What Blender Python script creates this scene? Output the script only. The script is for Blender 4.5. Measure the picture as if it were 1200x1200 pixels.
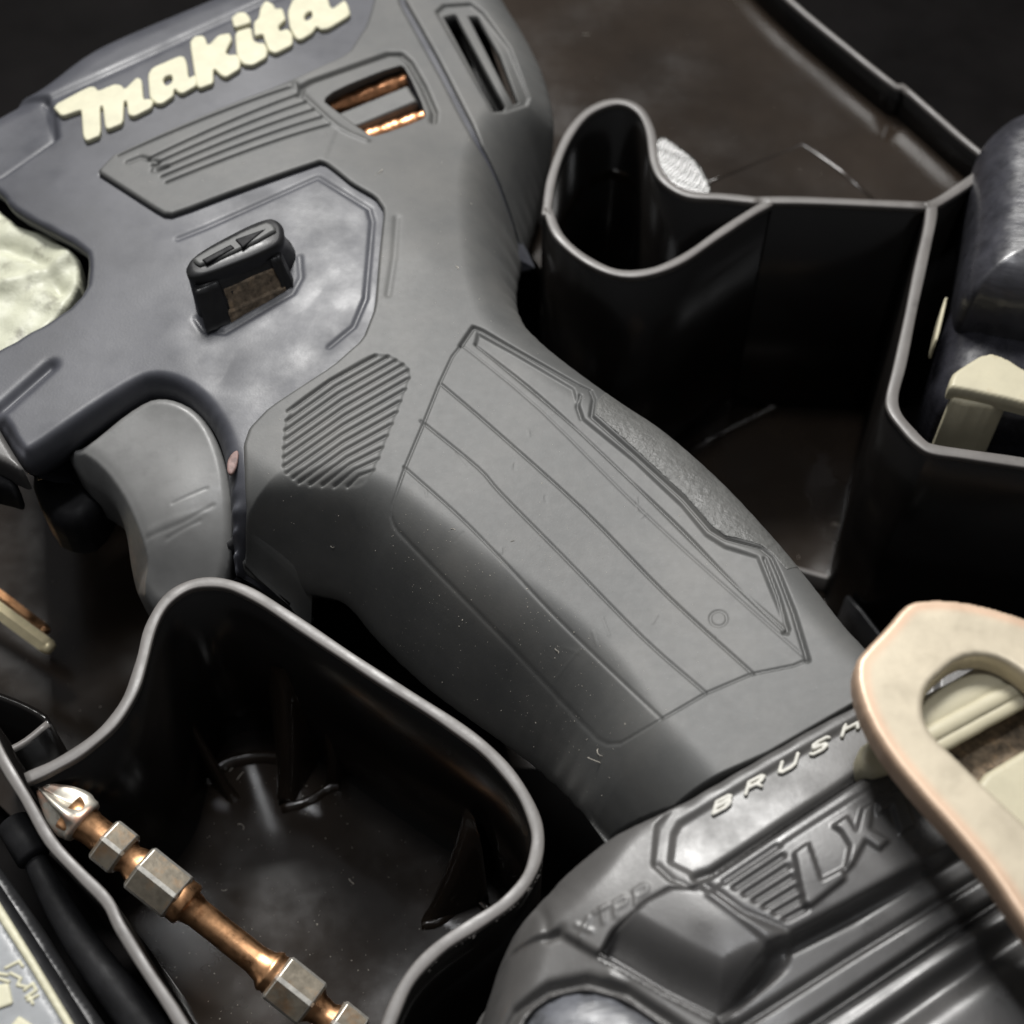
import bpy, math, random
import numpy as np
from mathutils import Vector

random.seed(7); rng = np.random.default_rng(7)
for o in list(bpy.data.objects): bpy.data.objects.remove(o)
SC = bpy.context.scene; COL = SC.collection
MM = 0.001

# ------------------------------------------------------------------ camera
TILT = math.radians(35.0); DIST = 190.0; FPX = 1700.0
CY, CZ = -DIST*math.sin(TILT), DIST*math.cos(TILT)
cam_d = bpy.data.cameras.new('camera'); cam = bpy.data.objects.new('camera', cam_d); COL.objects.link(cam)
cam.location = (0, CY*MM, CZ*MM); cam.rotation_euler = (TILT, 0, 0)
cam_d.sensor_width = 36; cam_d.lens = 36*FPX/1200
cam_d.clip_start = 0.005; cam_d.clip_end = 20
cam_d.dof.use_dof = True; cam_d.dof.focus_distance = 0.181; cam_d.dof.aperture_fstop = 22
SC.camera = cam

# ------------------------------------------------------------------ light
W = bpy.data.worlds.new('World'); SC.world = W; W.use_nodes = True
_n = W.node_tree.nodes; _l = W.node_tree.links; _bg = _n['Background']      # dim room: pale ceiling, dark walls
_tc = _n.new('ShaderNodeTexCoord'); _sp = _n.new('ShaderNodeSeparateXYZ'); _mr = _n.new('ShaderNodeMapRange')
_l.new(_tc.outputs['Generated'], _sp.inputs[0]); _l.new(_sp.outputs['Z'], _mr.inputs[0])
_mr.inputs[1].default_value = 0.15; _mr.inputs[2].default_value = 0.95; _mr.inputs[3].default_value = 0.025; _mr.inputs[4].default_value = 0.22
_bg.inputs[0].default_value = (0.96, 0.97, 1.0, 1); _l.new(_mr.outputs[0], _bg.inputs[1])
def area(name, loc, target, size, power, col=(1, 1, 1), size_y=None):
    d = bpy.data.lights.new(name, 'AREA'); d.energy = power; d.color = col
    d.shape = 'RECTANGLE'; d.size = size; d.size_y = size_y or size
    o = bpy.data.objects.new(name, d); COL.objects.link(o); o.location = loc
    o.rotation_euler = (Vector(target)-Vector(loc)).to_track_quat('-Z', 'Y').to_euler()
    return o
area('ceiling_lamp', (-0.12, 0.68, 1.02), (0, 0, 0), 0.38, 20, (1.0, 0.985, 0.96), 0.28)
area('bin_fill_light', (-0.06, 0.10, 1.20), (0, 0, 0), 0.10, 3.0, (0.97, 0.98, 1.0))  # added overhead fill, no visible source, brightens the bin floors
SC.view_settings.view_transform = 'Standard'; SC.view_settings.look = 'None'
SC.view_settings.exposure = 0.0; SC.view_settings.gamma = 1.0
SC.render.engine = 'CYCLES'
SC.cycles.max_bounces = 6

# ------------------------------------------------------------------ helpers: photograph point + height above the rim plane -> millimetres
def unp(u, v, z):
    u = np.asarray(u, float); v = np.asarray(v, float); z = np.asarray(z, float)
    rx = (u-600)/FPX; ry = -(v-600)/FPX
    s, c = math.sin(TILT), math.cos(TILT)
    dx = rx; dy = s + ry*c; dz = -c + ry*s
    t = (z-CZ)/dz
    return dx*t, CY+dy*t
def conv(px, zf, extra=0.0):
    px = np.asarray(px, float)
    z = np.full(len(px), 5.0) if callable(zf) else np.full(len(px), float(zf))
    for _ in range(16 if callable(zf) else 1):
        x, y = unp(px[:, 0], px[:, 1], z)
        if callable(zf): z = 0.45*z+0.55*(zf(x, y)+extra)
    return np.stack([x, y], 1)
def smooth_path(p, closed=False, n=6, corner=None):
    p = [np.asarray(q, float) for q in p]; N = len(p); out = []
    rngi = range(N if closed else N-1)
    for i in rngi:
        p0 = p[(i-1) % N] if (closed or i > 0) else 2*p[0]-p[1]
        p1 = p[i]; p2 = p[(i+1) % N]
        p3 = p[(i+2) % N] if (closed or i+2 < N) else 2*p[-1]-p[-2]
        for k in range(n):
            t = k/n
            out.append(0.5*((2*p1)+(-p0+p2)*t+(2*p0-5*p1+4*p2-p3)*t*t+(-p0+3*p1-3*p2+p3)*t**3))
    if not closed: out.append(p[-1])
    return np.array(out)
def chaikin(p, closed=True, it=2, r=0.25):
    p = np.asarray(p, float)
    for _ in range(it):
        q = np.roll(p, -1, 0) if closed else p[1:]
        a = p if closed else p[:-1]
        n = np.empty((len(a)*2, p.shape[1])); n[0::2] = a*(1-r)+q*r; n[1::2] = a*r+q*(1-r)
        if not closed: n = np.vstack([p[:1], n, p[-1:]])
        p = n
    return p
def segdist(X, Y, pts, closed=False):
    pts = np.asarray(pts); best = np.full(X.shape, 1e9)
    n = len(pts)
    for i in range(n if closed else n-1):
        a = pts[i]; b = pts[(i+1) % n]; d = b-a; L = d@d
        if L < 1e-12: continue
        t = np.clip(((X-a[0])*d[0]+(Y-a[1])*d[1])/L, 0, 1)
        best = np.minimum(best, (X-a[0]-t*d[0])**2+(Y-a[1]-t*d[1])**2)
    return np.sqrt(best)
def inside(X, Y, pts):
    r = np.zeros(X.shape, bool); n = len(pts)
    for i in range(n):
        x1, y1 = pts[i]; x2, y2 = pts[(i+1) % n]
        if y1 == y2: continue
        c = ((y1 > Y) != (y2 > Y)) & (X < (x2-x1)*(Y-y1)/(y2-y1)+x1)
        r ^= c
    return r
def psdf(X, Y, pts):
    d = segdist(X, Y, pts, True); return np.where(inside(X, Y, pts), d, -d)
class RBF:
    def __init__(s, pts, vals):
        s.p = np.asarray(pts, float); n = len(s.p)
        d = np.hypot(*(s.p[:, None]-s.p[None]).transpose(2, 0, 1))
        A = np.zeros((n+3, n+3)); A[:n, :n] = s.k(d)+np.eye(n)*2.0
        A[:n, n] = 1; A[:n, n+1:] = s.p; A[n, :n] = 1; A[n+1:, :n] = s.p.T
        s.w = np.linalg.solve(A, np.concatenate([vals, [0, 0, 0]]))
    def k(s, d): return -d
    def __call__(s, X, Y):
        X = np.asarray(X, float); Y = np.asarray(Y, float)
        r = s.w[-3]+s.w[-2]*X+s.w[-1]*Y
        for (x, y), w in zip(s.p, s.w): r = r+w*s.k(np.sqrt((X-x)**2+(Y-y)**2+6.0))
        return r
def rbf_px(c):
    c = np.asarray(c, float); x, y = unp(c[:, 0], c[:, 1], c[:, 2]); return RBF(np.stack([x, y], 1), c[:, 2])
def ss(t):
    t = np.clip(t, 0, 1); return t*t*(3-2*t)

# ------------------------------------------------------------------ object builders
def tag(o, label=None, cat=None, group=None, kind=None):
    if label: o['label'] = label
    if cat: o['category'] = cat
    if group: o['group'] = group
    if kind: o['kind'] = kind
    return o
def empty(name, loc_mm):
    o = bpy.data.objects.new(name, None); COL.objects.link(o); o.location = [c*MM for c in loc_mm]
    o.empty_display_size = 0.01; return o
def origin(parent):
    v = Vector((0, 0, 0)); p = parent
    while p is not None: v += Vector(p.location); p = p.parent
    return np.array(v)/MM
def mesh(name, V, F, mat, parent=None, smooth=True, attr=None):
    V = np.asarray(V, float)
    off = origin(parent) if parent is not None else V.mean(0)
    me = bpy.data.meshes.new(name)
    me.from_pydata(((V-off)*MM).tolist() if not isinstance(F, np.ndarray) else [], [], F if not isinstance(F, np.ndarray) else [])
    if isinstance(F, np.ndarray):
        me.vertices.add(len(V)); me.vertices.foreach_set('co', ((V-off)*MM).ravel())
        k = F.shape[1]
        me.loops.add(F.size); me.loops.foreach_set('vertex_index', F.ravel().astype(np.int32))
        me.polygons.add(len(F)); me.polygons.foreach_set('loop_start', np.arange(0, F.size, k, dtype=np.int32))
        me.update(calc_edges=True)
    me.validate()
    me.polygons.foreach_set('use_smooth', [smooth]*len(me.polygons))
    if attr is not None:
        a = me.attributes.new('edge', 'FLOAT', 'POINT'); a.data.foreach_set('value', np.asarray(attr, float))
    me.materials.append(mat)
    o = bpy.data.objects.new(name, me); COL.objects.link(o)
    if parent is not None: o.parent = parent
    else: o.location = off*MM
    return o

def hf(name, f, zf, px_bbox_poly, step, mat, parent=None, rings=((0.0, 2.0),), attrf=None, smooth=True):
    """a height-field solid: f > 0 inside (mm), top at zf(X, Y, f), sides follow rings (inset, drop)"""
    P = np.asarray(px_bbox_poly); x0, y0 = P.min(0)-2*step; x1, y1 = P.max(0)+2*step
    nx = int((x1-x0)/step)+2; ny = int((y1-y0)/step)+2
    xs = x0+np.arange(nx)*step; ys = y0+np.arange(ny)*step
    X, Y = np.meshgrid(xs, ys); F = f(X, Y)
    fc = 0.25*(F[:-1, :-1]+F[1:, :-1]+F[:-1, 1:]+F[1:, 1:])
    keep = fc > 0
    idx = np.arange(nx*ny).reshape(ny, nx)
    j, i = np.nonzero(keep)
    Q = np.stack([idx[j, i], idx[j, i+1], idx[j+1, i+1], idx[j+1, i]], 1)
    used, inv = np.unique(Q, return_inverse=True); Q = inv.reshape(Q.shape)
    vx = X.ravel()[used].copy(); vy = Y.ravel()[used].copy(); vf = F.ravel()[used].copy()
    E = np.concatenate([Q[:, [0, 1]], Q[:, [1, 2]], Q[:, [2, 3]], Q[:, [3, 0]]])
    key = np.sort(E, 1); k1 = key[:, 0].astype(np.int64)*len(used)+key[:, 1]
    u, first, cnt = np.unique(k1, return_index=True, return_counts=True)
    B = E[first[cnt == 1]]                        # directed boundary edges
    bv = np.unique(B); e = 0.02
    bx, by = vx[bv], vy[bv]
    for _ in range(3):
        f0 = f(bx, by); gx = (f(bx+e, by)-f(bx-e, by))/(2*e); gy = (f(bx, by+e)-f(bx, by-e))/(2*e)
        g2 = np.maximum(gx*gx+gy*gy, 0.3); s = np.clip(f0/g2, -step, step)
        bx = bx-gx*s; by = by-gy*s
    vx[bv] = bx; vy[bv] = by; vf[bv] = 0.0
    gl = np.sqrt(gx*gx+gy*gy)+1e-6; gx, gy = gx/gl, gy/gl
    vz = zf(vx, vy, vf)
    V = [np.stack([vx, vy, vz], 1)]; faces = [Q]; n0 = len(vx)
    pos = -np.ones(n0, int); pos[bv] = np.arange(len(bv))
    prev = lambda ids: ids
    base = n0; last = None
    bz = vz[bv]
    for r, (ins, drop) in enumerate(rings):
        V.append(np.stack([bx+gx*ins, by+gy*ins, bz-drop], 1))
        a, b = B[:, 0], B[:, 1]
        na, nb = base+pos[a], base+pos[b]
        la, lb = (a, b) if last is None else (last+pos[a], last+pos[b])
        faces.append(np.stack([lb, la, na, nb], 1)); last = base; base += len(bv)
    V = np.vstack(V); Fq = np.vstack(faces)
    at = None
    if attrf is not None: at = np.concatenate([attrf(vx, vy, vf)]+[attrf(bx, by, bx*0)]*len(rings))
    return mesh(name, V, Fq.astype(np.int32), mat, parent, smooth, at)

# ------------------------------------------------------------------ materials
def mat(name, col, rough=0.5, metal=0.0, spec=0.5, var=0.15, vscale=300, bump=0.0, bscale=3000, col2=None, c2=(0.5, 0.7), c2scale=400,
        rvar=0.1, edge=None, coat=0.0, scr=0.0, fleck=0.0, streak=None):
    m = bpy.data.materials.new(name); m.use_nodes = True; nt = m.node_tree; N = nt.nodes; L = nt.links
    b = N['Principled BSDF']; b.inputs['Metallic'].default_value = metal
    b.inputs['Specular IOR Level'].default_value = spec; b.inputs['Coat Weight'].default_value = coat
    b.inputs['Coat Roughness'].default_value = 0.15
    tc = N.new('ShaderNodeTexCoord')
    def noise(scale, det=5, rough=0.6, stretch=None):
        n = N.new('ShaderNodeTexNoise'); n.inputs['Scale'].default_value = scale; n.inputs['Detail'].default_value = det
        n.inputs['Roughness'].default_value = rough
        if stretch:
            mp = N.new('ShaderNodeMapping'); mp.inputs['Rotation'].default_value = (0, 0, math.radians(stretch[0]))
            mp.inputs['Scale'].default_value = (1, stretch[1], stretch[1])
            mp.vector_type = 'TEXTURE'
            mp.inputs['Scale'].default_value = (stretch[1], 1, 1)
            L.new(tc.outputs['Object'], mp.inputs[0]); L.new(mp.outputs[0], n.inputs['Vector'])
        else: L.new(tc.outputs['Object'], n.inputs['Vector'])
        return n.outputs['Fac']
    def remap(s, a, c, d, e):
        n = N.new('ShaderNodeMapRange'); n.inputs[1].default_value = a; n.inputs[2].default_value = c
        n.inputs[3].default_value = d; n.inputs[4].default_value = e; L.new(s, n.inputs[0]); return n.outputs[0]
    def mix(fac, a, bb):
        n = N.new('ShaderNodeMix'); n.data_type = 'RGBA'
        L.new(fac, n.inputs[0])
        for s, k in ((a, 6), (bb, 7)):
            if isinstance(s, tuple): n.inputs[k].default_value = (*s, 1)
            else: L.new(s, n.inputs[k])
        return n.outputs[2]
    lo = tuple(c*(1-var) for c in col); hi = tuple(min(1, c*(1+var)) for c in col)
    c = mix(remap(noise(vscale), 0.35, 0.65, 0, 1), lo, hi)
    if col2: c = mix(remap(noise(c2scale, 6, 0.65), c2[0], c2[1], 0, 1), c, col2)
    if fleck:
        c = mix(remap(noise(4200, 2, 0.5), 0.70, 0.76, 0, fleck), c, tuple(min(1, 0.25+x*1.5) for x in col))
    if edge:
        a = N.new('ShaderNodeAttribute'); a.attribute_name = 'edge'
        c = mix(a.outputs['Fac'], c, edge)
    L.new(c, b.inputs['Base Color'])
    r = remap(noise(vscale*1.7), 0.3, 0.7, max(0.02, rough-rvar), min(1, rough+rvar))
    if scr:
        s = remap(noise(900, 3, 0.5, (35, 14)), 0.55, 0.75, 0, scr)
        ad = N.new('ShaderNodeMath'); ad.operation = 'ADD'; L.new(r, ad.inputs[0]); L.new(s, ad.inputs[1]); r = ad.outputs[0]
    L.new(r, b.inputs['Roughness'])
    if bump:
        bp = N.new('ShaderNodeBump'); bp.inputs['Strength'].default_value = 1.0; bp.inputs['Distance'].default_value = bump*MM
        L.new(noise(bscale, 4, 0.6, streak), bp.inputs['Height']); L.new(bp.outputs[0], b.inputs['Normal'])
    return m
RUB = mat('dusty_grey_rubber', (0.084, 0.085, 0.083), 0.53, spec=0.5, var=0.04, vscale=500, bump=0.012, bscale=3500, col2=(0.132, 0.129, 0.121), c2=(0.42, 0.78), c2scale=55, fleck=0.18, rvar=0.015)
RUBT = mat('textured_rubber', (0.105, 0.105, 0.10), 0.48, var=0.10, bump=0.28, bscale=1100)
HARD = mat('bluish_grey_plastic', (0.058, 0.060, 0.071), 0.45, spec=0.5, var=0.16, vscale=90, bump=0.012, bscale=3200, col2=(0.078, 0.079, 0.090), c2=(0.5, 0.85), c2scale=90, fleck=0.15)
FOOT = mat('warm_grey_plastic', (0.090, 0.087, 0.084), 0.38, var=0.12, vscale=120, bump=0.012, bscale=2500, fleck=0.1)
BATM = mat('dark_battery_plastic', (0.062, 0.060, 0.059), 0.33, var=0.12, vscale=120, bump=0.012, bscale=2500, fleck=0.1)
TRIG = mat('grey_trigger_plastic', (0.17, 0.17, 0.167), 0.42, var=0.06, bump=0.008, bscale=2000)
DARK = mat('black_plastic', (0.018, 0.018, 0.019), 0.4, var=0.2, bump=0.01)
DARKM = mat('matte_black_plastic', (0.012, 0.012, 0.013), 0.6, spec=0.2, var=0.3, bump=0.02)
GLOSS = mat('glossy_black_plastic', (0.02, 0.02, 0.025), 0.26, var=0.3, bump=0.05, bscale=700, coat=0.3, rvar=0.10, streak=(60, 5))
WRINK = mat('wrinkled_glossy_black', (0.035, 0.035, 0.042), 0.33, spec=0.8, var=0.3, bump=0.16, bscale=330, coat=0.2, rvar=0.10, streak=(-20, 4))
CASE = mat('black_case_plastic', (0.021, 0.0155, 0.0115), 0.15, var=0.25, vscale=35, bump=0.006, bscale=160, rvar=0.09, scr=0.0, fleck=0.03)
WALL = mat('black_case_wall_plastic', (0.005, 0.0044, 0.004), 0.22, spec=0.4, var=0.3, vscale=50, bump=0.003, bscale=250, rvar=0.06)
VOID = mat('unlit_black_base_plastic', (0.0035, 0.003, 0.003), 0.5, spec=0.03, var=0.3, vscale=50)  # shade put into the colour: floor plastic darkened to near black
RIM = mat('lit_grey_scuffed_rim_plastic', (0.135, 0.126, 0.119), 0.42, var=0.12, vscale=160, bump=0.01, bscale=1800, col2=(0.09, 0.085, 0.08), c2=(0.60, 0.72), c2scale=200)  # grey base paints the light on black rims; darker blotches are scuffs
CREAM = mat('cream_lettering', (0.60, 0.575, 0.42), 0.5, var=0.06, vscale=500)
CREAMD = mat('dirty_cream_plastic', (0.52, 0.525, 0.41), 0.5, var=0.08, bump=0.3, bscale=260, col2=(0.25, 0.245, 0.19), c2=(0.52, 0.68), c2scale=260)
CREAMR = mat('cream_moulded_plastic', (0.50, 0.46, 0.33), 0.5, var=0.07, vscale=200, bump=0.03, bscale=800, col2=(0.42, 0.36, 0.24), c2=(0.6, 0.75), c2scale=400)
HOOK = mat('pale_champagne_metal', (0.54, 0.475, 0.36), 0.40, metal=0.25, var=0.07, vscale=160, bump=0.01, bscale=900, edge=(0.70, 0.36, 0.22))
COPPER = mat('copper_winding', (0.75, 0.36, 0.18), 0.35, metal=0.9, var=0.3, vscale=900, bump=0.12, bscale=900)
BRONZE = mat('coppery_bit_steel', (0.78, 0.43, 0.22), 0.36, metal=1.0, var=0.15, vscale=500, bump=0.02, bscale=900, col2=(0.35, 0.16, 0.07), c2=(0.55, 0.7), c2scale=350)
STEEL = mat('dull_steel', (0.30, 0.265, 0.21), 0.5, metal=0.75, var=0.2, vscale=600, bump=0.03, bscale=1200, col2=(0.34, 0.20, 0.10), c2=(0.5, 0.72), c2scale=260)
STEELE = mat('bright_steel_edge', (0.80, 0.77, 0.70), 0.35, metal=0.8, var=0.1, vscale=900)  # paler steel on the narrow hex edge facets
TIPM = mat('silvery_copper_tip', (0.56, 0.53, 0.46), 0.45, metal=0.7, var=0.12, vscale=500, col2=(0.72, 0.40, 0.27), c2=(0.48, 0.60), c2scale=170, bump=0.02, bscale=1200)
BRASS = mat('brassy_steel', (0.90, 0.78, 0.50), 0.5, metal=0.5, var=0.12, vscale=400)
DIRT = mat('brown_dirt', (0.17, 0.13, 0.09), 0.8, var=0.5, vscale=900, bump=0.2, bscale=1200, col2=(0.35, 0.25, 0.16), c2=(0.55, 0.7), c2scale=700)
LENS = mat('bluish_silver_lens', (0.06, 0.061, 0.066), 0.36, metal=0.0, var=0.4, vscale=250, streak=(10, 5), bump=0.2, bscale=400, col2=(0.12, 0.125, 0.14), c2=(0.45, 0.6), c2scale=150)
WORN = mat('worn_white_lettering', (0.60, 0.585, 0.53), 0.5, var=0.12, vscale=1200, col2=(0.3, 0.3, 0.28), c2=(0.6, 0.7), c2scale=700)
DUSTM = mat('pale_dust', (0.72, 0.67, 0.58), 0.7, var=0.3, vscale=900)
BLADE = mat('grey_label_plate', (0.27, 0.28, 0.29), 0.4, var=0.1, bump=0.01)

# ================================================================== the case
case = empty('carrying_case', (0, 20, -50))
tag(case, 'open black plastic tool case insert with scuffed divider rims greyed as if catching light, under the driver', 'tool case')
def sheet(name, pts, z, thick, m, parent):
    n = len(pts); V = [(p[0], p[1], z) for p in pts]+[(p[0], p[1], z-thick) for p in pts]
    F = [list(range(n)), list(range(2*n-1, n-1, -1))]+[[i, i+n, (i+1) % n+n, (i+1) % n] for i in range(n)]
    return mesh(name, V, F, m, parent, smooth=False)
sheet('case_floor', [(-260, -160), (260, -160), (260, 320), (-260, 320)], -50, 3, VOID, case)
sheet('pocket_floor', conv([(500, 500), (905, 474), (1060, 480), (1060, 900), (600, 900)], -49.95), -49.95, .04, CASE, case)

def ribbon(name, C, t, prof, m, parent, shift=(0, 0), closed=False, wob=0.0):
    """wall along centreline C (mm). prof = [(side offset in half-thicknesses, z, lateral shift mm)]"""
    C = np.asarray(C); n = len(C)
    if closed: T = np.roll(C, -1, 0)-np.roll(C, 1, 0)
    else:
        T = np.empty_like(C); T[1:-1] = C[2:]-C[:-2]; T[0] = C[1]-C[0]; T[-1] = C[-1]-C[-2]
    T /= np.linalg.norm(T, axis=1)[:, None]+1e-9; Nn = np.stack([-T[:, 1], T[:, 0]], 1)
    V = []; k = len(prof)
    for i in range(n):
        for (s, z, sh) in prof:
            p = C[i]+Nn[i]*(s*t/2*(1+wob*math.sin(i*0.37+1.3*s)+wob*0.6*math.sin(i*0.91))+sh); V.append((p[0], p[1], z))
    F = []
    for i in range(n if closed else n-1):
        a = i*k; b = ((i+1) % n)*k
        for q in range(k-1): F.append([a+q, b+q, b+q+1, a+q+1])
    if not closed: F.append(list(range(k))); F.append(list(range((n-1)*k+k-1, (n-1)*k-1, -1)))
    return mesh(name, V, F, m, parent, smooth=True)
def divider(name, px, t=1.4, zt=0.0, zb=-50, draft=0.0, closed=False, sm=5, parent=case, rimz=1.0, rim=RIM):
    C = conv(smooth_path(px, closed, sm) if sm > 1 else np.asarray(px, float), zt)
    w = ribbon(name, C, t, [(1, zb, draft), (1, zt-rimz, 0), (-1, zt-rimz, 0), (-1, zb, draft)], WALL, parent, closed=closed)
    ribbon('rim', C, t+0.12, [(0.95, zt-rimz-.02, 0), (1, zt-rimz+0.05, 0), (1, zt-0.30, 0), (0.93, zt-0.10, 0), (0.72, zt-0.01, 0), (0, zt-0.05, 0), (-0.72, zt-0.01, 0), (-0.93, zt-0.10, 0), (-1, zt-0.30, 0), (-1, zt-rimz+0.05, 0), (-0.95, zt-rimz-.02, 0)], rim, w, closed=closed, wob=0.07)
    return w
# cup pocket
divider('cup_wall', [(641, 251), (641, 243), (647, 205), (665, 160), (690, 130), (722, 118), (748, 127), (762, 153), (768, 190), (782, 213), (808, 227), (850, 230), (890, 234)], t=1.35, zb=-49.9)
divider('cup_wall', [(902, 236), (880, 249), (842, 274), (800, 302), (760, 318), (722, 319), (685, 302), (655, 275), (641, 243)], t=1.35, zb=-49.9)
divider('divider_wall', [(886, 234), (940, 234), (1020, 237), (1090, 240)], t=1.4, zb=-49.9, sm=3)
divider('divider_wall', [(1084, 241), (1095, 238), (1110, 229), (1135, 212), (1165, 192), (1210, 165), (1300, 110)], t=1.5, zb=-49.9, sm=3)
divider('divider_wall', [(1092, 238), (1090, 262), (1080, 310), (1068, 365), (1055, 425), (1046, 462), (1049, 482), (1064, 502), (1080, 519), (1094, 526), (1130, 531), (1200, 541), (1290, 555)], t=1.6, zb=-49.9, sm=4)
# collar where the divider meets the floor
ribbon('floor_fillet', conv([(800, 535), (850, 505), (908, 476), (960, 478), (1036, 483)], -49.9), 1.6, [(1, -49.9, 0), (0.5, -49.4, 0), (0, -49.2, 0), (-0.6, -49.5, 0), (-1, -49.9, 0)], CASE, case)
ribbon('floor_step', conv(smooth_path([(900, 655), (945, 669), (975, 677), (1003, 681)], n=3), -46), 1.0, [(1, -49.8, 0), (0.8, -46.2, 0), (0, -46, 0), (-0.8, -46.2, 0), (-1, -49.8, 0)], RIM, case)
ribbon('floor_step', conv([(993, 698), (1010, 716), (1030, 742), (1060, 770)], -40), 1.0, [(1, -49.8, 0), (0.8, -40.2, 0), (0, -40, 0), (-0.8, -40.2, 0), (-1, -49.8, 0)], DARK, case)

# back shelf with its raised lip
lipC = conv(smooth_path([(800, -130), (860, -66), (925, -2), (990, 52), (1052, 101), (1057, 99), (1100, 136), (1142, 172), (1230, 240)], n=3), -8)
shelf_px = [(560, -140), (600, 330), (640, 250), (700, 170), (740, 135), (760, 180), (785, 225), (895, 240), (1090, 244), (1130, 225), (1250, 150), (1180, 200), (1055, 101), (925, -2), (800, -130)]
sp = conv([(560, -140), (590, 250), (640, 244), (650, 200), (690, 133), (722, 122), (746, 130), (758, 150), (766, 192), (782, 216), (808, 231), (890, 236), (1090, 240), (1112, 228), (1165, 193)], 0)
lp = conv([(1150, 179), (1100, 137), (1054, 100), (990, 52), (925, -2), (860, -66), (800, -130)], -8)
sp0 = np.vstack([conv([(440, -200), (500, 260), (600, 270)], -14), sp[2:], lp])
sheet('back_shelf', sp0, -14, 2, CASE, case)
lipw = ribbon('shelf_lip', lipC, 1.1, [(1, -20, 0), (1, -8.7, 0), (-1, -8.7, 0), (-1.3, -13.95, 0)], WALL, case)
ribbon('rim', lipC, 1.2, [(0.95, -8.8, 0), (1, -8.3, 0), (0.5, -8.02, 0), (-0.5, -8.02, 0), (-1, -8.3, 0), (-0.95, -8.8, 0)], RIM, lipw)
ribbon('shelf_seam', conv([(790, 232), (850, 205), (940, 168), (985, 200), (1030, 240)], -14), 0.8, [(1, -13.95, 0), (0.3, -13.75, 0), (-0.3, -13.75, 0), (-1, -13.95, 0)], CASE, case)
# added patch behind the cup, tilted to mirror the lamp as a highlight
def tilted_patch(name, px, z, tx, ty, m, parent):
    P = conv(chaikin(px, True, 2), z); c = P.mean(0)
    f = lambda X, Y: psdf(X, Y, P)
    zf = lambda X, Y, F: z+(X-c[0])*tx+(Y-c[1])*ty+0.05*np.sin((X*0.8-Y*0.5)*5.5+np.sin(X*1.3+Y))
    return hf(name, f, zf, P, 0.25, m, parent, rings=((0.0, 0.6),))
RIPPLE = mat('rippled_gloss_plastic', (0.04, 0.04, 0.036), 0.21, spec=0.8, var=0.2, bump=0.05, bscale=900, streak=(-32, 10))
tilted_patch('highlight_patch', [(768, 158), (792, 172), (822, 196), (838, 232), (800, 236), (766, 215)], -13.4, 0.10, 0.10, RIPPLE, case)

# lower-left bin
bin_px = [(30, 912), (62, 897), (98, 875), (130, 848), (152, 815), (165, 775), (176, 735), (196, 702), (225, 684), (258, 682), (292, 694), (335, 720), (400, 763), (460, 803), (530, 848), (575, 882), (607, 920), (626, 960), (630, 992), (620, 1026), (594, 1056), (556, 1082), (515, 1110), (480, 1146), (458, 1190), (440, 1250), (420, 1330)]
BIN = smooth_path(bin_px, n=5)
def divider_from(name, path, t, zt, zb, draft, parent=case):
    return divider(name, path, t, zt, zb, draft, sm=0, parent=parent)
binw = divider_from('bin_wall', BIN, 1.4, 0.0, -40, -0.3)
left_px = smooth_path([(-30, 820), (-8, 868), (8, 898), (30, 935), (58, 985), (92, 1022), (125, 1055), (140, 1085), (170, 1135), (212, 1200), (260, 1290), (290, 1350)], n=4)
divider_from('bin_wall', left_px, 1.2, -0.2, -40, 1.0)
floor_poly = conv(np.vstack([np.array(bin_px[1:]), [(290, 1350), (212, 1200), (130, 1060), (92, 1022), (30, 940)]]), 0)
sheet('bin_floor', floor_poly, -40, 2, CASE, case)
left_floor = np.vstack([conv([(-200, 560), (420, 560), (500, 800)], -45)[:2], conv(bin_px[9:0:-1], 0), conv([(-5, 890), (-200, 700)], -3)])
sheet('side_floor', left_floor, -43.5, 2, CASE, case)
# little moulded ribs standing on the bin floor against the wall
def gusset(a_px, b_px, ztop, w, zb=-40, m=CASE, name='moulded_rib', taper=0.35):
    a = conv([a_px], zb)[0]; b = conv([b_px], zb)[0]   # a at the wall, b toe on the floor
    d = b-a; L = np.linalg.norm(d); d /= L; nn = np.array([-d[1], d[0]])
    V = []; F = []; n = 9
    for i in range(n):
        t = i/(n-1); h = (ztop-zb)*(1-t)**1.5+0.5*(1-t**4); ww = w*(1-taper*t)
        for s, q in ((-1, 0), (-0.8, .7), (-0.35, 1), (0.35, 1), (0.8, .7), (1, 0)):
            p = a+d*L*t*(1.0)+nn*s*ww/2*(1-0.6*q*0.4); V.append((p[0], p[1], zb-0.1+h*q))
    for i in range(n-1):
        for k in range(5): F.append([i*6+k, (i+1)*6+k, (i+1)*6+k+1, i*6+k+1])
    F.append([(n-1)*6+k for k in range(6)]); F.append([5-k for k in range(6)])
    return mesh(name, V, F, m, case)
gusset((172, 930), (205, 988), -22, 2.6)
gusset((238, 893), (277, 940), -20, 2.8)
gusset((352, 880), (332, 946), -15, 7.0, taper=0.7)
gusset((395, 905), (388, 925), -28, 3.0)
gusset((556, 1035), (496, 1082), -16, 6.5, taper=0.75)
ribbon('floor_fillet', conv(smooth_path([(130, 975), (166, 958), (200, 937), (246, 916), (262, 898), (285, 891), (315, 888), (345, 895)], n=4), -40), 1.9, [(1, -39.3, 0), (0.5, -38.8, 0), (-0.3, -38.9, 0), (-1, -39.95, 0)], CASE, case)
ribbon('floor_fillet', conv(smooth_path([(330, 948), (360, 940), (385, 924), (398, 922)], n=4), -40), 1.5, [(1, -39.95, 0), (0.5, -39.1, 0), (-0.4, -39.1, 0), (-1, -39.95, 0)], CASE, case)
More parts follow.
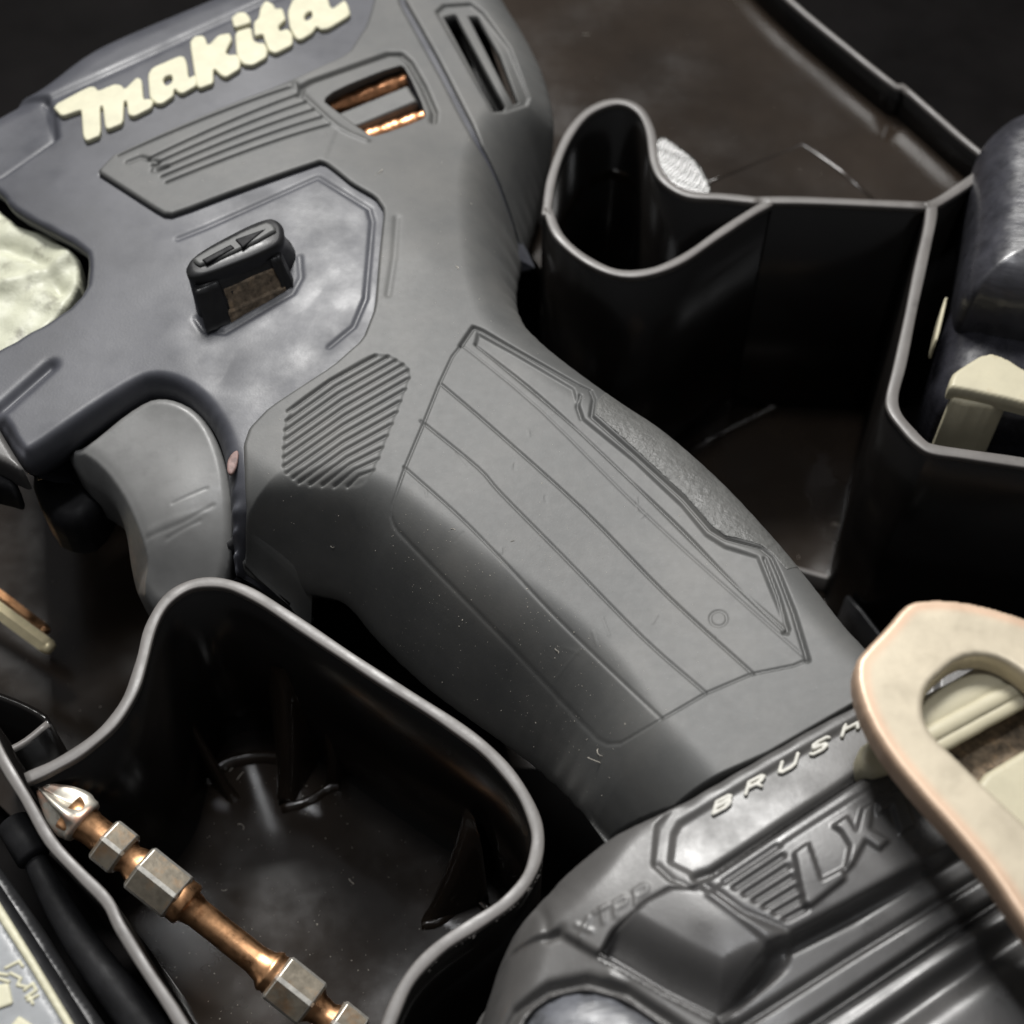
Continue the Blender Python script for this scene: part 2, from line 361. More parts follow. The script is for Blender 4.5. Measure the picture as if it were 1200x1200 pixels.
ribbon('floor_fillet', conv(smooth_path([(494, 1084), (515, 1080), (552, 1052), (578, 1072)], n=3), -40), 1.5, [(1, -39.95, 0), (0.5, -39.1, 0), (-0.4, -39.1, 0), (-1, -39.95, 0)], CASE, case)
# wedge in the side compartment
wp = conv([(-60, 790), (-2, 812), (30, 826), (56, 846), (10, 880), (-40, 850)], -12)
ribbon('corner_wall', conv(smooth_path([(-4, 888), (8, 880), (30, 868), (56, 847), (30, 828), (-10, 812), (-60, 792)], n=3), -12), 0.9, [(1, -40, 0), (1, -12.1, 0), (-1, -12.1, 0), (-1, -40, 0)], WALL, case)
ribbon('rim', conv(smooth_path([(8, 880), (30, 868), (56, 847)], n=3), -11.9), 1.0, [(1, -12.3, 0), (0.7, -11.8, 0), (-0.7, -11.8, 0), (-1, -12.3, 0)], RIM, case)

# ================================================================== impact driver
drv = empty('impact_driver', (-10, 10, -20))
tag(drv, 'dark grey cordless impact driver lying on its side across the case, with pale logo letters', 'impact driver')
ZB = rbf_px([(300, 50, 12), (100, 120, 11), (0, 180, 9), (550, 60, 8.5), (400, 200, 12), (250, 300, 10.5), (50, 250, 9.5), (50, 450, 8), (150, 420, 8.5), (350, 400, 10.5),
             (230, 480, 9), (400, 520, 9), (500, 300, 11), (560, 350, 9.5), (600, 500, 9), (550, 600, 8.5), (700, 650, 8), (800, 750, 8.5), (700, 800, 7.5), (850, 830, 10), (950, 790, 11),
             (760, 930, 10), (330, 600, 7.5), (620, 750, 7.5), (470, 650, 8), (630, 130, 6), (600, 230, 7), (-100, 300, 7), (750, 0, 6), (1100, 700, 13)])
# outline: u, v, drop at the edge, width of the roll-off
OUT = [(-60, 160, 2.5, 6), (17, 117, 2.5, 6), (50, 100, 2.5, 6), (100, 60, 2.5, 6), (150, 37, 2.5, 6), (240, 0, 2.5, 6), (330, -40, 2.5, 6), (570, -40, 4, 6), (588, 0, 4, 6), (614, 40, 4, 6),
       (636, 83, 4, 6), (647, 122, 5, 7), (650, 146, 6, 8), (647, 175, 10, 10), (638, 215, 15, 13), (625, 258, 17, 14), (612, 300, 15, 13), (604, 345, 8, 9), (609, 374, 4, 7), (628, 396, 3, 6), (662, 424, 3, 6),
       (703, 454, 3, 6), (736, 477, 3, 6), (770, 498, 3, 6), (808, 529, 3, 6), (853, 570, 3, 6), (902, 623, 3, 6), (940, 668, 3, 5), (977, 717, 2.5, 5), (1005, 752, 2, 4), (1040, 780, 0.5, 3),
       (1060, 815, 0, 1), (1030, 832, 0, 1), (915, 902, 0, 1), (810, 964, 0, 1), (770, 1000, 3, 3), (745, 1012, 8, 8), (718, 984, 13, 10), (686, 948, 15, 11), (644, 902, 19, 14), (593, 863, 20, 16), (551, 834, 20, 16),
       (505, 801, 20, 16), (468, 768, 20, 16), (434, 734, 19, 15), (413, 706, 18, 13), (395, 692, 17, 11), (340, 685, 17, 13), (300, 673, 15, 11), (283, 669, 11, 6), (268, 655, 6, 3), (270, 600, 4, 2),
       (265, 540, 3, 1.8), (250, 497, 3, 1.8), (215, 464, 3, 1.8), (185, 455, 3, 1.8), (165, 460, 3, 1.8), (100, 503, 3, 1.8), (36, 546, 3, 1.5), (22, 544, 3, 1.5), (0, 500, 3, 2), (-60, 470, 3, 2),
       (-60, 442, 0.6, 0.8), (0, 405, 0.6, 0.8), (98, 350, 0.6, 0.8), (104, 305, 0.6, 0.8), (99, 289, 0.6, 0.8), (12, 245, 0.6, 0.8), (0, 222, 0.6, 0.8), (-60, 190, 0.6, 0.8)]
OA = np.array(OUT, float)
def out_conv(A, zb):
    z = np.full(len(A), 5.0)
    for _ in range(8):
        x, y = unp(A[:, 0], A[:, 1], z); z = zb(x, y)-A[:, 2]*0.9
    return np.stack([x, y], 1)
OP = out_conv(OA, ZB)
def idw(X, Y, P, vals, pw=2.4):
    num = [0]*len(vals); den = 0
    for i, (x, y) in enumerate(P):
        w = 1/(((X-x)**2+(Y-y)**2)+0.3)**(pw/2); den = den+w
        for k in range(len(vals)): num[k] = num[k]+w*vals[k][i]
    return [q/den for q in num]
def dens(P, *cols, n=3):
    A = np.hstack([P]+[np.asarray(c, float)[:, None] for c in cols]); out = []
    for i in range(len(A)):
        b = A[(i+1) % len(A)]
        for k in range(n): out.append(A[i]*(1-k/n)+b*k/n)
    return np.array(out)
_i = [k for k, o in enumerate(OUT) if o[:2] == (1040, 780)][0]; _j = [k for k, o in enumerate(OUT) if o[:2] == (745, 1012)][0]
ROLLA = OUT[:_i]+[(1060, 800, 2, 4), (1150, 900, 2, 4), (1100, 1200, 2, 4), (880, 1170, 15, 12), (800, 1080, 15, 12), (752, 1020, 15, 12), (718, 982, 15, 12)]+OUT[_j+2:]
RA = np.array(ROLLA, float); OPR = out_conv(RA, ZB); OD = dens(OPR, RA[:, 2], RA[:, 3]); OPRs = chaikin(OPR, True, 2)
OPs = chaikin(OP, True, 2)
def roll(X, Y, P, Dn):
    sd = psdf(X, Y, P)
    out = np.zeros(X.shape); near = sd < 20
    if near.any():
        Xn, Yn = X[near], Y[near]
        D, R = idw(Xn, Yn, Dn[:, :2], [Dn[:, 2], Dn[:, 3]])
        t = np.clip(sd[near]/R, 0, 1)
        soft = 1-np.sqrt(np.clip(1-(1-t)**2, 0, 1)); lin = (1-t)**2.4
        out[near] = D*(0.3*soft+0.7*lin)
    return out, sd
def near_pts(X, Y, pts, pad):
    return (X > pts[:, 0].min()-pad) & (X < pts[:, 0].max()+pad) & (Y > pts[:, 1].min()-pad) & (Y < pts[:, 1].max()+pad)
class Feat:
    def __init__(s, zf): s.items = []; s.zf = zf
    def groove(s, px, depth, w, closed=False, sm=0, raw=None):
        if not sm and not closed and len(px) > 2:
            q = np.array(px, float); px = np.vstack([q[:-1]+(q[1:]-q[:-1])*k/4 for k in range(4)]).reshape(4, len(q)-1, 2).transpose(1, 0, 2).reshape(-1, 2); px = np.vstack([px, q[-1:]])
        p = conv(smooth_path(px, closed, sm) if sm else px, s.zf); s.items.append(('g', p, depth, w, closed))
    def step(s, px, dz, w, sm=0, rnd=0):
        p = chaikin(px, True, rnd) if rnd else px
        s.items.append(('s', conv(p, s.zf), dz, w, True))
    def __call__(s, X, Y, Z):
        Z = Z.copy()
        for k, p, d, w, cl in s.items:
            m = near_pts(X, Y, p, 3*w+0.2)
            if not m.any(): continue
            if k == 'g':
                dd = segdist(X[m], Y[m], p, cl); Z[m] -= d*np.exp(-(dd/w)**2)
            else:
                sd = psdf(X[m], Y[m], p); Z[m] += d*ss(sd/w+0.5)
        return Z
def zb0(x, y):
    x = np.asarray(x, float); y = np.asarray(y, float)
    return ZB(x, y)-roll(x, y, OPRs, OD)[0]
FR = Feat(zb0)      # rubber features
panel_px = [(540, 405), (530, 418), (515, 450), (497, 495), (475, 547), (460, 590), (458, 604), (461, 614), (467, 623), (520, 678), (605, 764), (690, 855), (700, 866), (712, 872), (728, 871), (775, 843), (828, 812), (880, 790), (930, 780), (946, 773)]
FR.groove(panel_px, 0.24, 0.115)
FR.groove([(517, 450), (573, 498), (683, 597), (783, 699), (883, 790)], 0.30, 0.12, sm=4)
FR.groove([(493, 493), (560, 548), (587, 578), (660, 652), (753, 747), (827, 812)], 0.26, 0.115, sm=4)
FR.groove([(473, 547), (538, 605), (590, 658), (648, 720), (720, 790), (775, 842)], 0.24, 0.11, sm=4)
FR.groove([(540, 405), (550, 411), (633, 480), (733, 580), (800, 643), (857, 694), (946, 773)], 0.14, 0.11, sm=3)
FR.groove([(557, 403), (620, 452), (677, 503), (740, 563), (800, 620), (860, 683), (923, 743)], 0.36, 0.14, sm=4)
wedge_px = [(540, 405), (555, 383), (565, 387), (600, 407), (677, 450), (692, 457), (696, 467), (693, 487), (745, 533), (800, 583), (832, 620), (850, 631), (892, 642), (904, 652), (913, 672), (930, 717), (947, 774)]
FR.groove(wedge_px, 0.55, 0.22)
FR.groove([(680, 463), (677, 475), (682, 489)], 0.35, 0.2)
FR.groove([(896, 654), (912, 697), (924, 738), (918, 742)], 0.4, 0.18)
FR.groove([(842+10*math.cos(a), 725+9*math.sin(a)) for a in np.linspace(0, 2*math.pi, 17)[:-1]], 0.14, 0.11, True)
FR.groove([(681, 760), (652, 795)], -0.05, 0.12)
FR.step([(557, 403), (560, 390), (600, 412), (672, 455), (682, 489), (745, 540), (800, 592), (828, 626), (850, 640), (888, 652), (924, 738), (860, 683), (740, 563), (677, 503)], -0.35, 0.5)
FR.step([(716, 985), (790, 947), (900, 883), (1015, 817), (1120, 760), (1150, 900), (800, 1150), (700, 1050)], -3.0, 0.35)
for _k in range(16):
    _u, _v = random.uniform(480, 860), random.uniform(480, 900); _a = random.uniform(0.2, 2.4); _L = random.uniform(6, 26)
    FR.groove([(_u, _v), (_u+_L*math.cos(_a), _v+_L*math.sin(_a))], random.choice([0.05, -0.05]), 0.1)
# thumb pad ribs
pad = [(336, 482), (365, 458), (420, 424), (436, 416), (455, 416), (472, 426), (480, 434), (478, 448), (437, 552), (428, 566), (415, 571), (350, 567), (336, 556), (331, 545)]
FR.step(chaikin(pad, True, 1), -0.12, 0.5)
PADP = conv(pad, zb0)
def clip_line(a, b, poly, n=120):
    a = np.array(a, float); b = np.array(b, float); t = np.linspace(0, 1, n)[:, None]; P = a+(b-a)*t
    ins = inside(P[:, 0], P[:, 1], np.array(poly, float)); k = np.nonzero(ins)[0]
    return (P[k[0]], P[k[-1]]) if len(k) > 4 else None
for i in range(22):
    y0 = 452+i*10.2
    r = clip_line((320, y0+20), (490, y0-88), pad)
    if r is not None:
        a, b = r; mid = (a+b)/2+np.array([-1.5, -3.5]); FR.groove([a, mid, b], 0.33, 0.17)
# ribbed head pad
hp = [(103, 194), (347, 97), (352, 108), (362, 126), (392, 147), (376, 186), (200, 250), (190, 249)]
for i in range(6):
    t = i/5
    a = np.array([168, 180])*(1-t)+np.array([196, 214])*t; b = np.array([339, 103])*(1-t)+np.array([384, 147])*t
    if i == 0: a = np.array([140, 182])
    FR.groove([a, b], 0.42, 0.24)
FR.groove([(150, 190), (165, 184), (185, 190), (180, 200), (195, 195)], 0.35, 0.35)
FR.groove([(346, 99), (352, 110), (362, 120), (398, 150), (430, 165)], -0.25, 0.4, sm=3)
FR.step([(103, 194), (345, 95), (396, 150), (380, 190), (200, 252), (190, 250)], 0.1, 1.0)
# vent surround
FR.groove([(352, 112), (353, 102), (365, 95), (455, 63), (470, 63), (480, 72), (496, 100), (509, 130), (508, 142)], 0.75, 0.42)
# soft crease beside the selector seam
FR.groove([(465, 255), (462, 300), (455, 345)], 0.15, 0.5)
# edge of seam
VENT = conv(chaikin([(378, 117), (395, 104), (468, 75), (476, 80), (500, 133), (496, 140), (440, 160), (432, 158), (386, 124)], True, 1), zb0)
rub_px = [(103, 194), (347, 90), (408, 62), (430, 28), (441, -10), (446, -45), (446, -120), (458, -120), (467, -40), (467, 0), (492, 45), (517, 90), (537, 130), (557, 167), (597, 207), (675, 290), (900, 250), (1300, 700), (1000, 1050), (600, 1100),
          (280, 800), (283, 664), (289, 600), (286, 545), (285, 520), (292, 500), (315, 476), (390, 427), (425, 396), (439, 360), (444, 300), (450, 245), (440, 230), (412, 214), (382, 190), (374, 188), (202, 251), (190, 250)]
_rp = chaikin(rub_px, True, 1, 0.12); RP = conv(_rp, ZB); _m = _rp[:, 0] < 560; RP[_m] = conv(_rp, zb0)[_m] if True else RP[_m]
def body_z(X, Y, low, feat=None):
    r, sd = roll(X, Y, OPRs, OD)
    z = ZB(X, Y)-low
    if feat is not None: z = feat(X, Y, z)
    return z-r
def rub_f(X, Y):
    return np.minimum(np.minimum(psdf(X, Y, OPs), psdf(X, Y, RP)), -psdf(X, Y, VENT))
def rub_z(X, Y, F):
    z = body_z(X, Y, 0, FR); sdR = psdf(X, Y, RP)
    return z-0.28*(1-np.clip(sdR/0.45, 0, 1))**2
RINGS = ((2.2, 3.0), (7.0, 8.0), (9.0, 16.0))
# head part (coarser, out of focus) and grip in one mesh
hf('rubber_grip', rub_f, rub_z, OPs[(OPs[:, 0] > -60)], 0.165, RUB, drv, rings=((0.0, 0.5), (1.6, 3.4), (5.5, 8.0), (7.5, 14.0)))
_wr = [(700, 470), (698, 485), (748, 530), (802, 580), (834, 617), (850, 628), (892, 639), (904, 648)]
TXB = conv(_wr+[(922, 668), (980, 640), (900, 520), (780, 430), (715, 455)], zb0)
hf('textured_edge', lambda X, Y: np.minimum(psdf(X, Y, OPs)-0.1, psdf(X, Y, TXB)), lambda X, Y, F: rub_z(X, Y, F)+0.03, TXB, 0.2, RUBT, drv, rings=((0.05, 0.5),))
# hard housing under it
FH = Feat(zb0)
FH.groove([(55, 112), (100, 92), (167, 62), (250, 24), (330, -12), (380, -40)], 0.45, 0.8)
FH.groove([(0, 200), (35, 176), (63, 156), (60, 128), (52, 112)], 0.5, 0.5)
FH.step([(-60, 240), (-60, 150), (17, 117), (52, 108), (63, 156), (0, 200)], -1.0, 1.4)
sel_px = [(190, 262), (376, 200), (436, 236), (441, 250), (432, 350), (417, 384), (300, 468), (262, 470), (150, 400), (140, 300)]
FH.groove([(207, 275), (240, 262), (372, 203), (432, 240), (436, 255), (428, 345), (414, 378), (385, 402)], 0.25, 0.35)
FH.step([(225, 385), (330, 345), (380, 330), (385, 360), (340, 400), (260, 440)], -0.28, 8.0)
FH.groove([(-60, 512), (0, 474), (57, 424)], 0.9, 0.8)
FH.groove([(2, 492), (15, 512), (33, 533)], 0.5, 0.35)
FH.groove([(297, 500), (293, 530), (297, 600), (290, 655)], 0.3, 0.3)
FH.groove([(228, 368), (238, 382), (262, 384), (342, 338), (352, 320), (350, 296)], 0.22, 0.4)
cap_px = [(474, -60), (474, -2), (524, 88), (564, 165), (603, 207), (680, 285), (780, 150), (620, -60)]
CP = conv(cap_px, ZB)
SLOTS = conv([(514, 12), (522, 6), (552, 4), (566, 14), (600, 60), (620, 118), (600, 128), (578, 132)], zb0)
HEX = conv([(590, 212), (720, 190), (720, 400), (600, 400), (580, 300)], ZB)
def hou_f(X, Y): return np.minimum(-psdf(X, Y, HEX), np.minimum(np.minimum(np.minimum(psdf(X, Y, OPs), 5.0-psdf(X, Y, RP)), 0.8-psdf(X, Y, CP)), np.minimum(-psdf(X, Y, VENT), -psdf(X, Y, SLOTS))))
def hou_z(X, Y, F):
    sdR = psdf(X, Y, RP)
    return body_z(X, Y, 0.75, FH)-0.9*ss(sdR/1.0)
hf('housing', hou_f, hou_z, OPs, 0.24, HARD, drv, rings=((0.3, 1.5), (3.0, 6.0), (6.5, 10.0)))
# rear cap
FC = Feat(zb0)
sA = [(519, 16), (534, 12), (593, 122), (589, 127), (579, 128)]; sB = [(548, 15), (560, 15), (586, 60), (608, 117), (601, 120)]
def dn(px, n=6):
    px = np.array(px, float); return np.vstack([px+(np.roll(px, -1, 0)-px)*k/n for k in range(n)]).reshape(n, len(px), 2).transpose(1, 0, 2).reshape(-1, 2)
SA = conv(dn(sA), zb0); SB = conv(dn(sB), zb0)
FC.step(dn([(511, 13), (520, 5), (552, 3), (566, 14), (597, 55), (620, 114), (617, 122), (590, 131), (577, 131)], 4), -0.6, 0.5)
def cap_f(X, Y):
    return np.minimum(np.minimum(psdf(X, Y, OPs), psdf(X, Y, CP)), np.minimum(-psdf(X, Y, SA), -psdf(X, Y, SB)))
def cap_z(X, Y, F):
    return body_z(X, Y, 0.0, FC)-0.3*(1-np.clip(psdf(X, Y, CP)/0.5, 0, 1))**2
hf('rear_cap', cap_f, cap_z, CP, 0.22, RUB, drv, rings=((0.0, 1.5), (1.5, 4.0)))
sheet('vent_backing', conv([(500, 0), (560, 0), (600, 120), (560, 140)], 2), 0.6, 2, DARK, drv)

def plate(name, px, z, thick, m, parent, bev=0.3, step=0.25, rnd=1, zf=None, edge_attr=False, holes=()):
    zz = (lambda x, y: zf(x, y)) if zf else z
    P = conv(chaikin(px, True, rnd, 0.25 if name != 'letter' else 0.14) if rnd else px, zz); H = [conv(chaikin(h, True, rnd), zz) for h in holes]
    def f(X, Y):
        s = psdf(X, Y, P)
        for h in H: s = np.minimum(s, -psdf(X, Y, h))
        return s
    def zfun(X, Y, F):
        b = zf(X, Y) if zf else z
        return b-bev*(1-np.sqrt(np.clip(1-(1-np.clip(F/bev, 0, 1))**2, 0, 1)))
    at = (lambda X, Y, F: np.minimum(1, 0.4*np.exp(-((psdf(X, Y, P)-0.9)/0.55)**2)+0.4*np.exp(-(psdf(X, Y, P)/0.4)**2))) if edge_attr else None
    return hf(name, f, zfun, P, step, m, parent, rings=((0.0, thick*0.5), (0.0, thick)), attrf=at)

# motor windings seen through the vent
def bar(name, a_px, b_px, za, zb_, r, m, parent, flat=1.0, n=14, segs=10, wob=0.0):
    a = np.append(conv([a_px], za)[0], za); b = np.append(conv([b_px], zb_)[0], zb_)
    d = b-a; L = np.linalg.norm(d); d /= L; s = np.cross(d, [0, 0, 1.0]); s /= np.linalg.norm(s); u = np.cross(s, d)
    V = []; F = []
    for i in range(segs+1):
        rr = r*(1+wob*math.sin(i*2.1)*0.5+wob*0.5*math.sin(i*5.3))
        for k in range(n):
            t = 2*math.pi*k/n; V.append(a+d*L*i/segs+s*rr*math.cos(t)+u*rr*flat*math.sin(t))
    for i in range(segs):
        for k in range(n): F.append([i*n+k, i*n+(k+1) % n, (i+1)*n+(k+1) % n, (i+1)*n+k])
    F.append([k for k in range(n)][::-1]); F.append([segs*n+k for k in range(n)])
    return mesh(name, V, F, m, parent)
sheet('motor_backing', conv([(340, 60), (520, 20), (540, 180), (400, 200)], 4), 3.5, 2, DARK, drv)
bar('copper_coil', (384, 128), (482, 92), 6.8, 6.8, 1.3, COPPER, drv, segs=24, wob=0.10)
bar('copper_coil', (420, 166), (505, 136), 6.8, 6.8, 1.3, COPPER, drv, segs=24, wob=0.12)
plate('stator_bar', [(392, 134), (478, 99), (490, 118), (420, 147), (405, 148)], 8.2, 2.5, RUB, drv, bev=0.4, rnd=0)

# hammer case in pale plastic showing in the notch at the nose
_r1 = conv([(-60, 345), (20, 330), (60, 318), (92, 300)], 5); _r2 = conv([(-60, 280), (10, 290), (50, 310), (70, 340)], 5)
NZ = lambda x, y: ZB(x, y)-3.6+1.0*np.exp(-(segdist(x, y, _r1)/1.6)**2)-0.9*np.exp(-(segdist(x, y, _r2)/1.2)**2)+0.25*np.sin(x*0.9+y*0.45)*np.cos(y*0.8-x*0.3)
plate('hammer_case', [(-80, 170), (20, 262), (60, 275), (93, 302), (92, 332), (75, 362), (40, 400), (-10, 440), (-80, 470)], 0, 8, CREAMD, drv, bev=0.9, step=0.22, zf=NZ, rnd=0)
plate('gear_housing_end', [(-60, 160), (-30, 170), (30, 230), (110, 270), (125, 310), (118, 365), (20, 430), (-60, 470)], 2.0, 5, DARK, drv, bev=0.5, step=0.5)

# letters: outlines of the raised brand name
LET = [([(61, 121), (104, 98), (111, 98), (115, 103), (134, 95), (142, 96), (146, 101), (160, 87), (166, 89), (168, 113), (176, 112), (180, 115), (177, 123), (157, 133), (150, 131), (148, 115), (145, 115), (144, 141), (127, 148), (123, 146), (120, 121), (117, 121), (118, 155), (101, 162), (97, 156), (95, 126), (92, 126), (72, 133)], []),
       ([(173, 84), (178, 76), (210, 62), (216, 63), (219, 70), (221, 88), (228, 84), (231, 89), (230, 97), (214, 106), (209, 105), (204, 100), (203, 109), (190, 118), (183, 118), (175, 111)], [[(190, 88), (201, 83), (202, 93), (194, 98)]]),
       ([(222, 46), (228, 39), (239, 38), (244, 50), (255, 38), (269, 35), (272, 42), (264, 58), (269, 61), (277, 60), (282, 67), (281, 77), (265, 87), (259, 85), (250, 76), (250, 94), (234, 100), (230, 97)], []),
       ([(271, 17), (279, 11), (288, 11), (293, 17), (294, 23), (274, 29)], []), ([(275, 34), (294.5, 28), (297, 44), (304, 47), (310, 47), (314, 55), (312, 64), (296, 73), (285, 72), (277, 62)], []),
       ([(297, 23), (303, 17), (305, 5), (311, 0), (320, 1), (323, 7), (331, 6), (335, 19), (326, 27), (328, 33), (337, 30), (343, 36), (343, 49), (323, 59), (315, 56), (310, 44), (308, 36), (298, 39)], []),
       ([(337, 10), (343, -2), (363, -9), (382, -11), (388, 8), (404, -1), (408, 3), (411, 14), (385, 30), (376, 31), (371, 27), (366, 35), (353, 43), (347, 42), (339, 28)], [[(356, 14), (365, 8), (366, 17), (358, 22)]])]
zt = lambda x, y: ZB(x, y)+0.05
for px, holes in LET:
    c_ = [( u, v+(3 if v > 0 else 0)) for u, v in px]
    plate('letter', c_, 0, 1.2, CREAM, drv, bev=0.2, step=0.12, rnd=1, zf=zt, holes=[[(u, v+3) for u, v in h] for h in holes])

# forward/reverse selector: a short post with a flat cap and a worn pocket
def loft(name, rings, m, parent, cap=True):
    n = len(rings[0]); V = np.vstack(rings); F = []
    for i in range(len(rings)-1):
        for k in range(n): F.append([i*n+k, i*n+(k+1) % n, (i+1)*n+(k+1) % n, (i+1)*n+k])
    if cap: F.append([(len(rings)-1)*n+k for k in range(n)])
    return mesh(name, V, F, m, parent)
def ring(px, z):
    p = conv(chaikin(px, True, 3, 0.22), z); return np.hstack([p, np.full((len(p), 1), z)])
base_r = ring([(240, 384), (228, 366), (226, 345), (340, 285), (356, 305), (347, 335)], 8.2)
c0 = ring([(222, 332), (216, 306), (312, 255), (332, 262), (333, 286), (300, 303)], 15.8)
cen = base_r.mean(0)
capc = c0.mean(0)
def scaled(r, s, z, mixr=None):
    q = r.copy(); c = r.mean(0); q[:, :2] = c[:2]+(q[:, :2]-c[:2])*s; q[:, 2] = z; return q
loft('direction_switch', [base_r, base_r*0.55+c0*0.45, scaled(c0, 1.0, 14.6), scaled(c0, 1.01, 15.6), scaled(c0, 0.97, 16.1), scaled(c0, 0.88, 16.35), scaled(c0, 0.3, 16.4)], DARK, drv)
plate('switch_cap', [(226, 306), (226, 300), (308, 258), (322, 262), (324, 272), (236, 312)], 16.85, 0.5, RUB, drv, bev=0.4, step=0.2)
plate('switch_arrow', [(236, 304), (270, 286), (275, 290), (242, 308)], 17.0, 0.4, DARKM, drv, bev=0.1, step=0.15, rnd=0)
plate('switch_arrow', [(275, 280), (312, 267), (284, 290)], 17.0, 0.4, DARKM, drv, bev=0.1, step=0.15, rnd=0)
# dirt pocket in front of the post
def quad3(name, pts, m, parent, thick=0.8, n=8):
    """bowed panel given by four (px, z) corners"""
    P = [np.append(conv([(u, v)], z)[0], z) for u, v, z in pts]; V = []; F = []
    nrm = np.cross(P[1]-P[0], P[3]-P[0]); nrm /= np.linalg.norm(nrm)
    for lay in (0, 1):
        for i in range(n+1):
            for k in range(n+1):
                s, t = i/n, k/n; q = P[0]*(1-s)*(1-t)+P[1]*s*(1-t)+P[2]*s*t+P[3]*(1-s)*t
                V.append(q-nrm*thick*lay+nrm*(0.12*math.sin(s*9+t*5) if lay == 0 else 0))
    M = (n+1)**2
    for i in range(n):
        for k in range(n):
            a = i*(n+1)+k; F.append([a, a+n+1, a+n+2, a+1]); F.append([M+a, M+a+1, M+a+n+2, M+a+n+1])
    return mesh(name, V, F, m, parent)
_f = [np.append(conv([(u, v)], z)[0], z) for u, v, z in ((230, 338, 14.5), (330, 296, 14.5), (347, 334, 9.6), (243, 382, 9.6))]
def fpt(s_, t_, out=0.5):
    p = _f[0]*(1-s_)*(1-t_)+_f[1]*s_*(1-t_)+_f[2]*s_*t_+_f[3]*(1-s_)*t_; return p+np.array([-0.2, -out, 0.1])
def fquad(name, s0, s1, t0, t1, m, out=0.5, thick=0.8, n=8):
    V = []; F = []
    for lay in (0, 1):
        for i in range(n+1):
            for k in range(n+1):
                V.append(fpt(s0+(s1-s0)*i/n, t0+(t1-t0)*k/n, out-thick*lay+(0.1*math.sin(i*1.7+k*1.1) if lay == 0 else 0)))
    M = (n+1)**2
    for i in range(n):
        for k in range(n):
            a = i*(n+1)+k; F.append([a, a+1, a+n+2, a+n+1]); F.append([M+a, M+a+n+1, M+a+n+2, M+a+1])
    for i in range(n):
        for a, b in ((i*(n+1), (i+1)*(n+1)), (i*(n+1)+n, (i+1)*(n+1)+n), (i, i+1), (n*(n+1)+i, n*(n+1)+i+1)): F.append([a, b, M+b, M+a])
    return mesh(name, V, F, m, drv)
fquad('switch_front', 0.0, 1.0, 0.0, 1.12, DARK, 0.3)
fquad('switch_pocket', 0.30, 0.88, 0.28, 0.86, DIRT, 0.42)
fquad('pocket_ledge', 0.28, 0.92, 0.84, 1.10, DIRT, 0.9)
fquad('switch_side', 0.01, 0.28, 0.02, 1.10, DARK, 0.75)
fquad('switch_side', 0.89, 1.0, 0.02, 1.08, DARK, 0.75)

# trigger
TZ = rbf_px([(92, 530, 3.5), (170, 480, 4.5), (240, 520, 4.5), (200, 600, 4), (240, 640, 1.5), (170, 640, 1.0), (200, 690, -4), (250, 690, -4), (300, 560, 4), (165, 700, -6)])
T_out = [(86, 545), (88, 532), (100, 525), (165, 474), (200, 470), (240, 490), (262, 530), (275, 600), (272, 690), (250, 745), (195, 745), (175, 716), (160, 695), (155, 670), (157, 645), (147, 620), (130, 602), (105, 588), (92, 565)]
T_z = lambda p: -5.0
TP0 = []
zed = [-2.5, 1.5, 3.0, 4.3, 4.6, 4.6, 4.5, 2.0, -5, -12, -12, -10, -9, -8, -7.5, -7, -7, -6.5, -5]
for (u, v), z in zip(T_out, zed): TP0.append(conv([(u, v)], z)[0])
TP = chaikin(np.array(TP0), True, 2)
crease = smooth_path([np.array(conv([(u, v)], z)[0]) for u, v, z in [(86, 530, 3.4), (100, 530, 3.4), (122, 545, 3.6), (143, 572, 3.8), (158, 605, 3.8), (165, 632, 3.2), (162, 655, 1.5), (165, 690, -3), (180, 720, -6), (210, 760, -9)]], n=3)
crp = np.vstack([crease, conv([(400, 800), (400, 400), (80, 400)], 3)])
def trig_z(X, Y, F):
    z = TZ(X, Y); s = psdf(X, Y, crp)
    z = z-np.where(s < 0, np.minimum(-s*2.2, 11.0), 0)-0.25*np.exp(-(s/0.8)**2)
    return z-0.8*(1-np.clip(F/1.2, 0, 1))**2
TG = Feat(lambda x, y: TZ(x, y))
TG.groove([(202, 590), (242, 572)], 0.12, 0.16); TG.groove([(172, 630), (215, 612), (250, 592)], 0.10, 0.2); TG.groove([(195, 632), (235, 610)], 0.12, 0.16); TG.groove([(175, 622), (240, 600)], -0.08, 0.5)
hf('trigger', lambda X, Y: psdf(X, Y, TP), lambda X, Y, F: TG(X, Y, trig_z(X, Y, F)), TP, 0.22, TRIG, drv, rings=((0.1, 3.0), (0.4, 8.0), (2.0, 12.0)))
plate('trigger_guard', [(30, 548), (60, 520), (170, 465), (190, 470), (130, 560), (104, 606), (76, 612), (48, 600)], -5.0, 6, DARKM, drv, bev=2.0, step=0.4)
plate('trigger_well', [(150, 470), (180, 455), (220, 465), (258, 500), (275, 600), (280, 640), (240, 640), (180, 560)], 0.5, 8, DARK, drv, bev=0.5, step=0.5)
plate('nose_flange', [(-40, 470), (-8, 490), (14, 528), (30, 552), (12, 545), (-40, 520)], 6.8, 4, FOOT, drv, bev=0.7, step=0.3)
plate('nose_flange', [(-40, 505), (-5, 520), (12, 548), (20, 575), (4, 570), (-40, 560)], 2.8, 4, DARKM, drv, bev=0.7, step=0.3)
plate('copper_mark', [(266, 540), (272, 530), (280, 526), (278, 545), (272, 556), (266, 554)], 0, 0.3, mat('pinkish_scuff', (0.24, 0.155, 0.14), 0.6, var=0.3, vscale=900), drv, bev=0.1, step=0.15, zf=lambda x, y: ZB(x, y)-0.62)

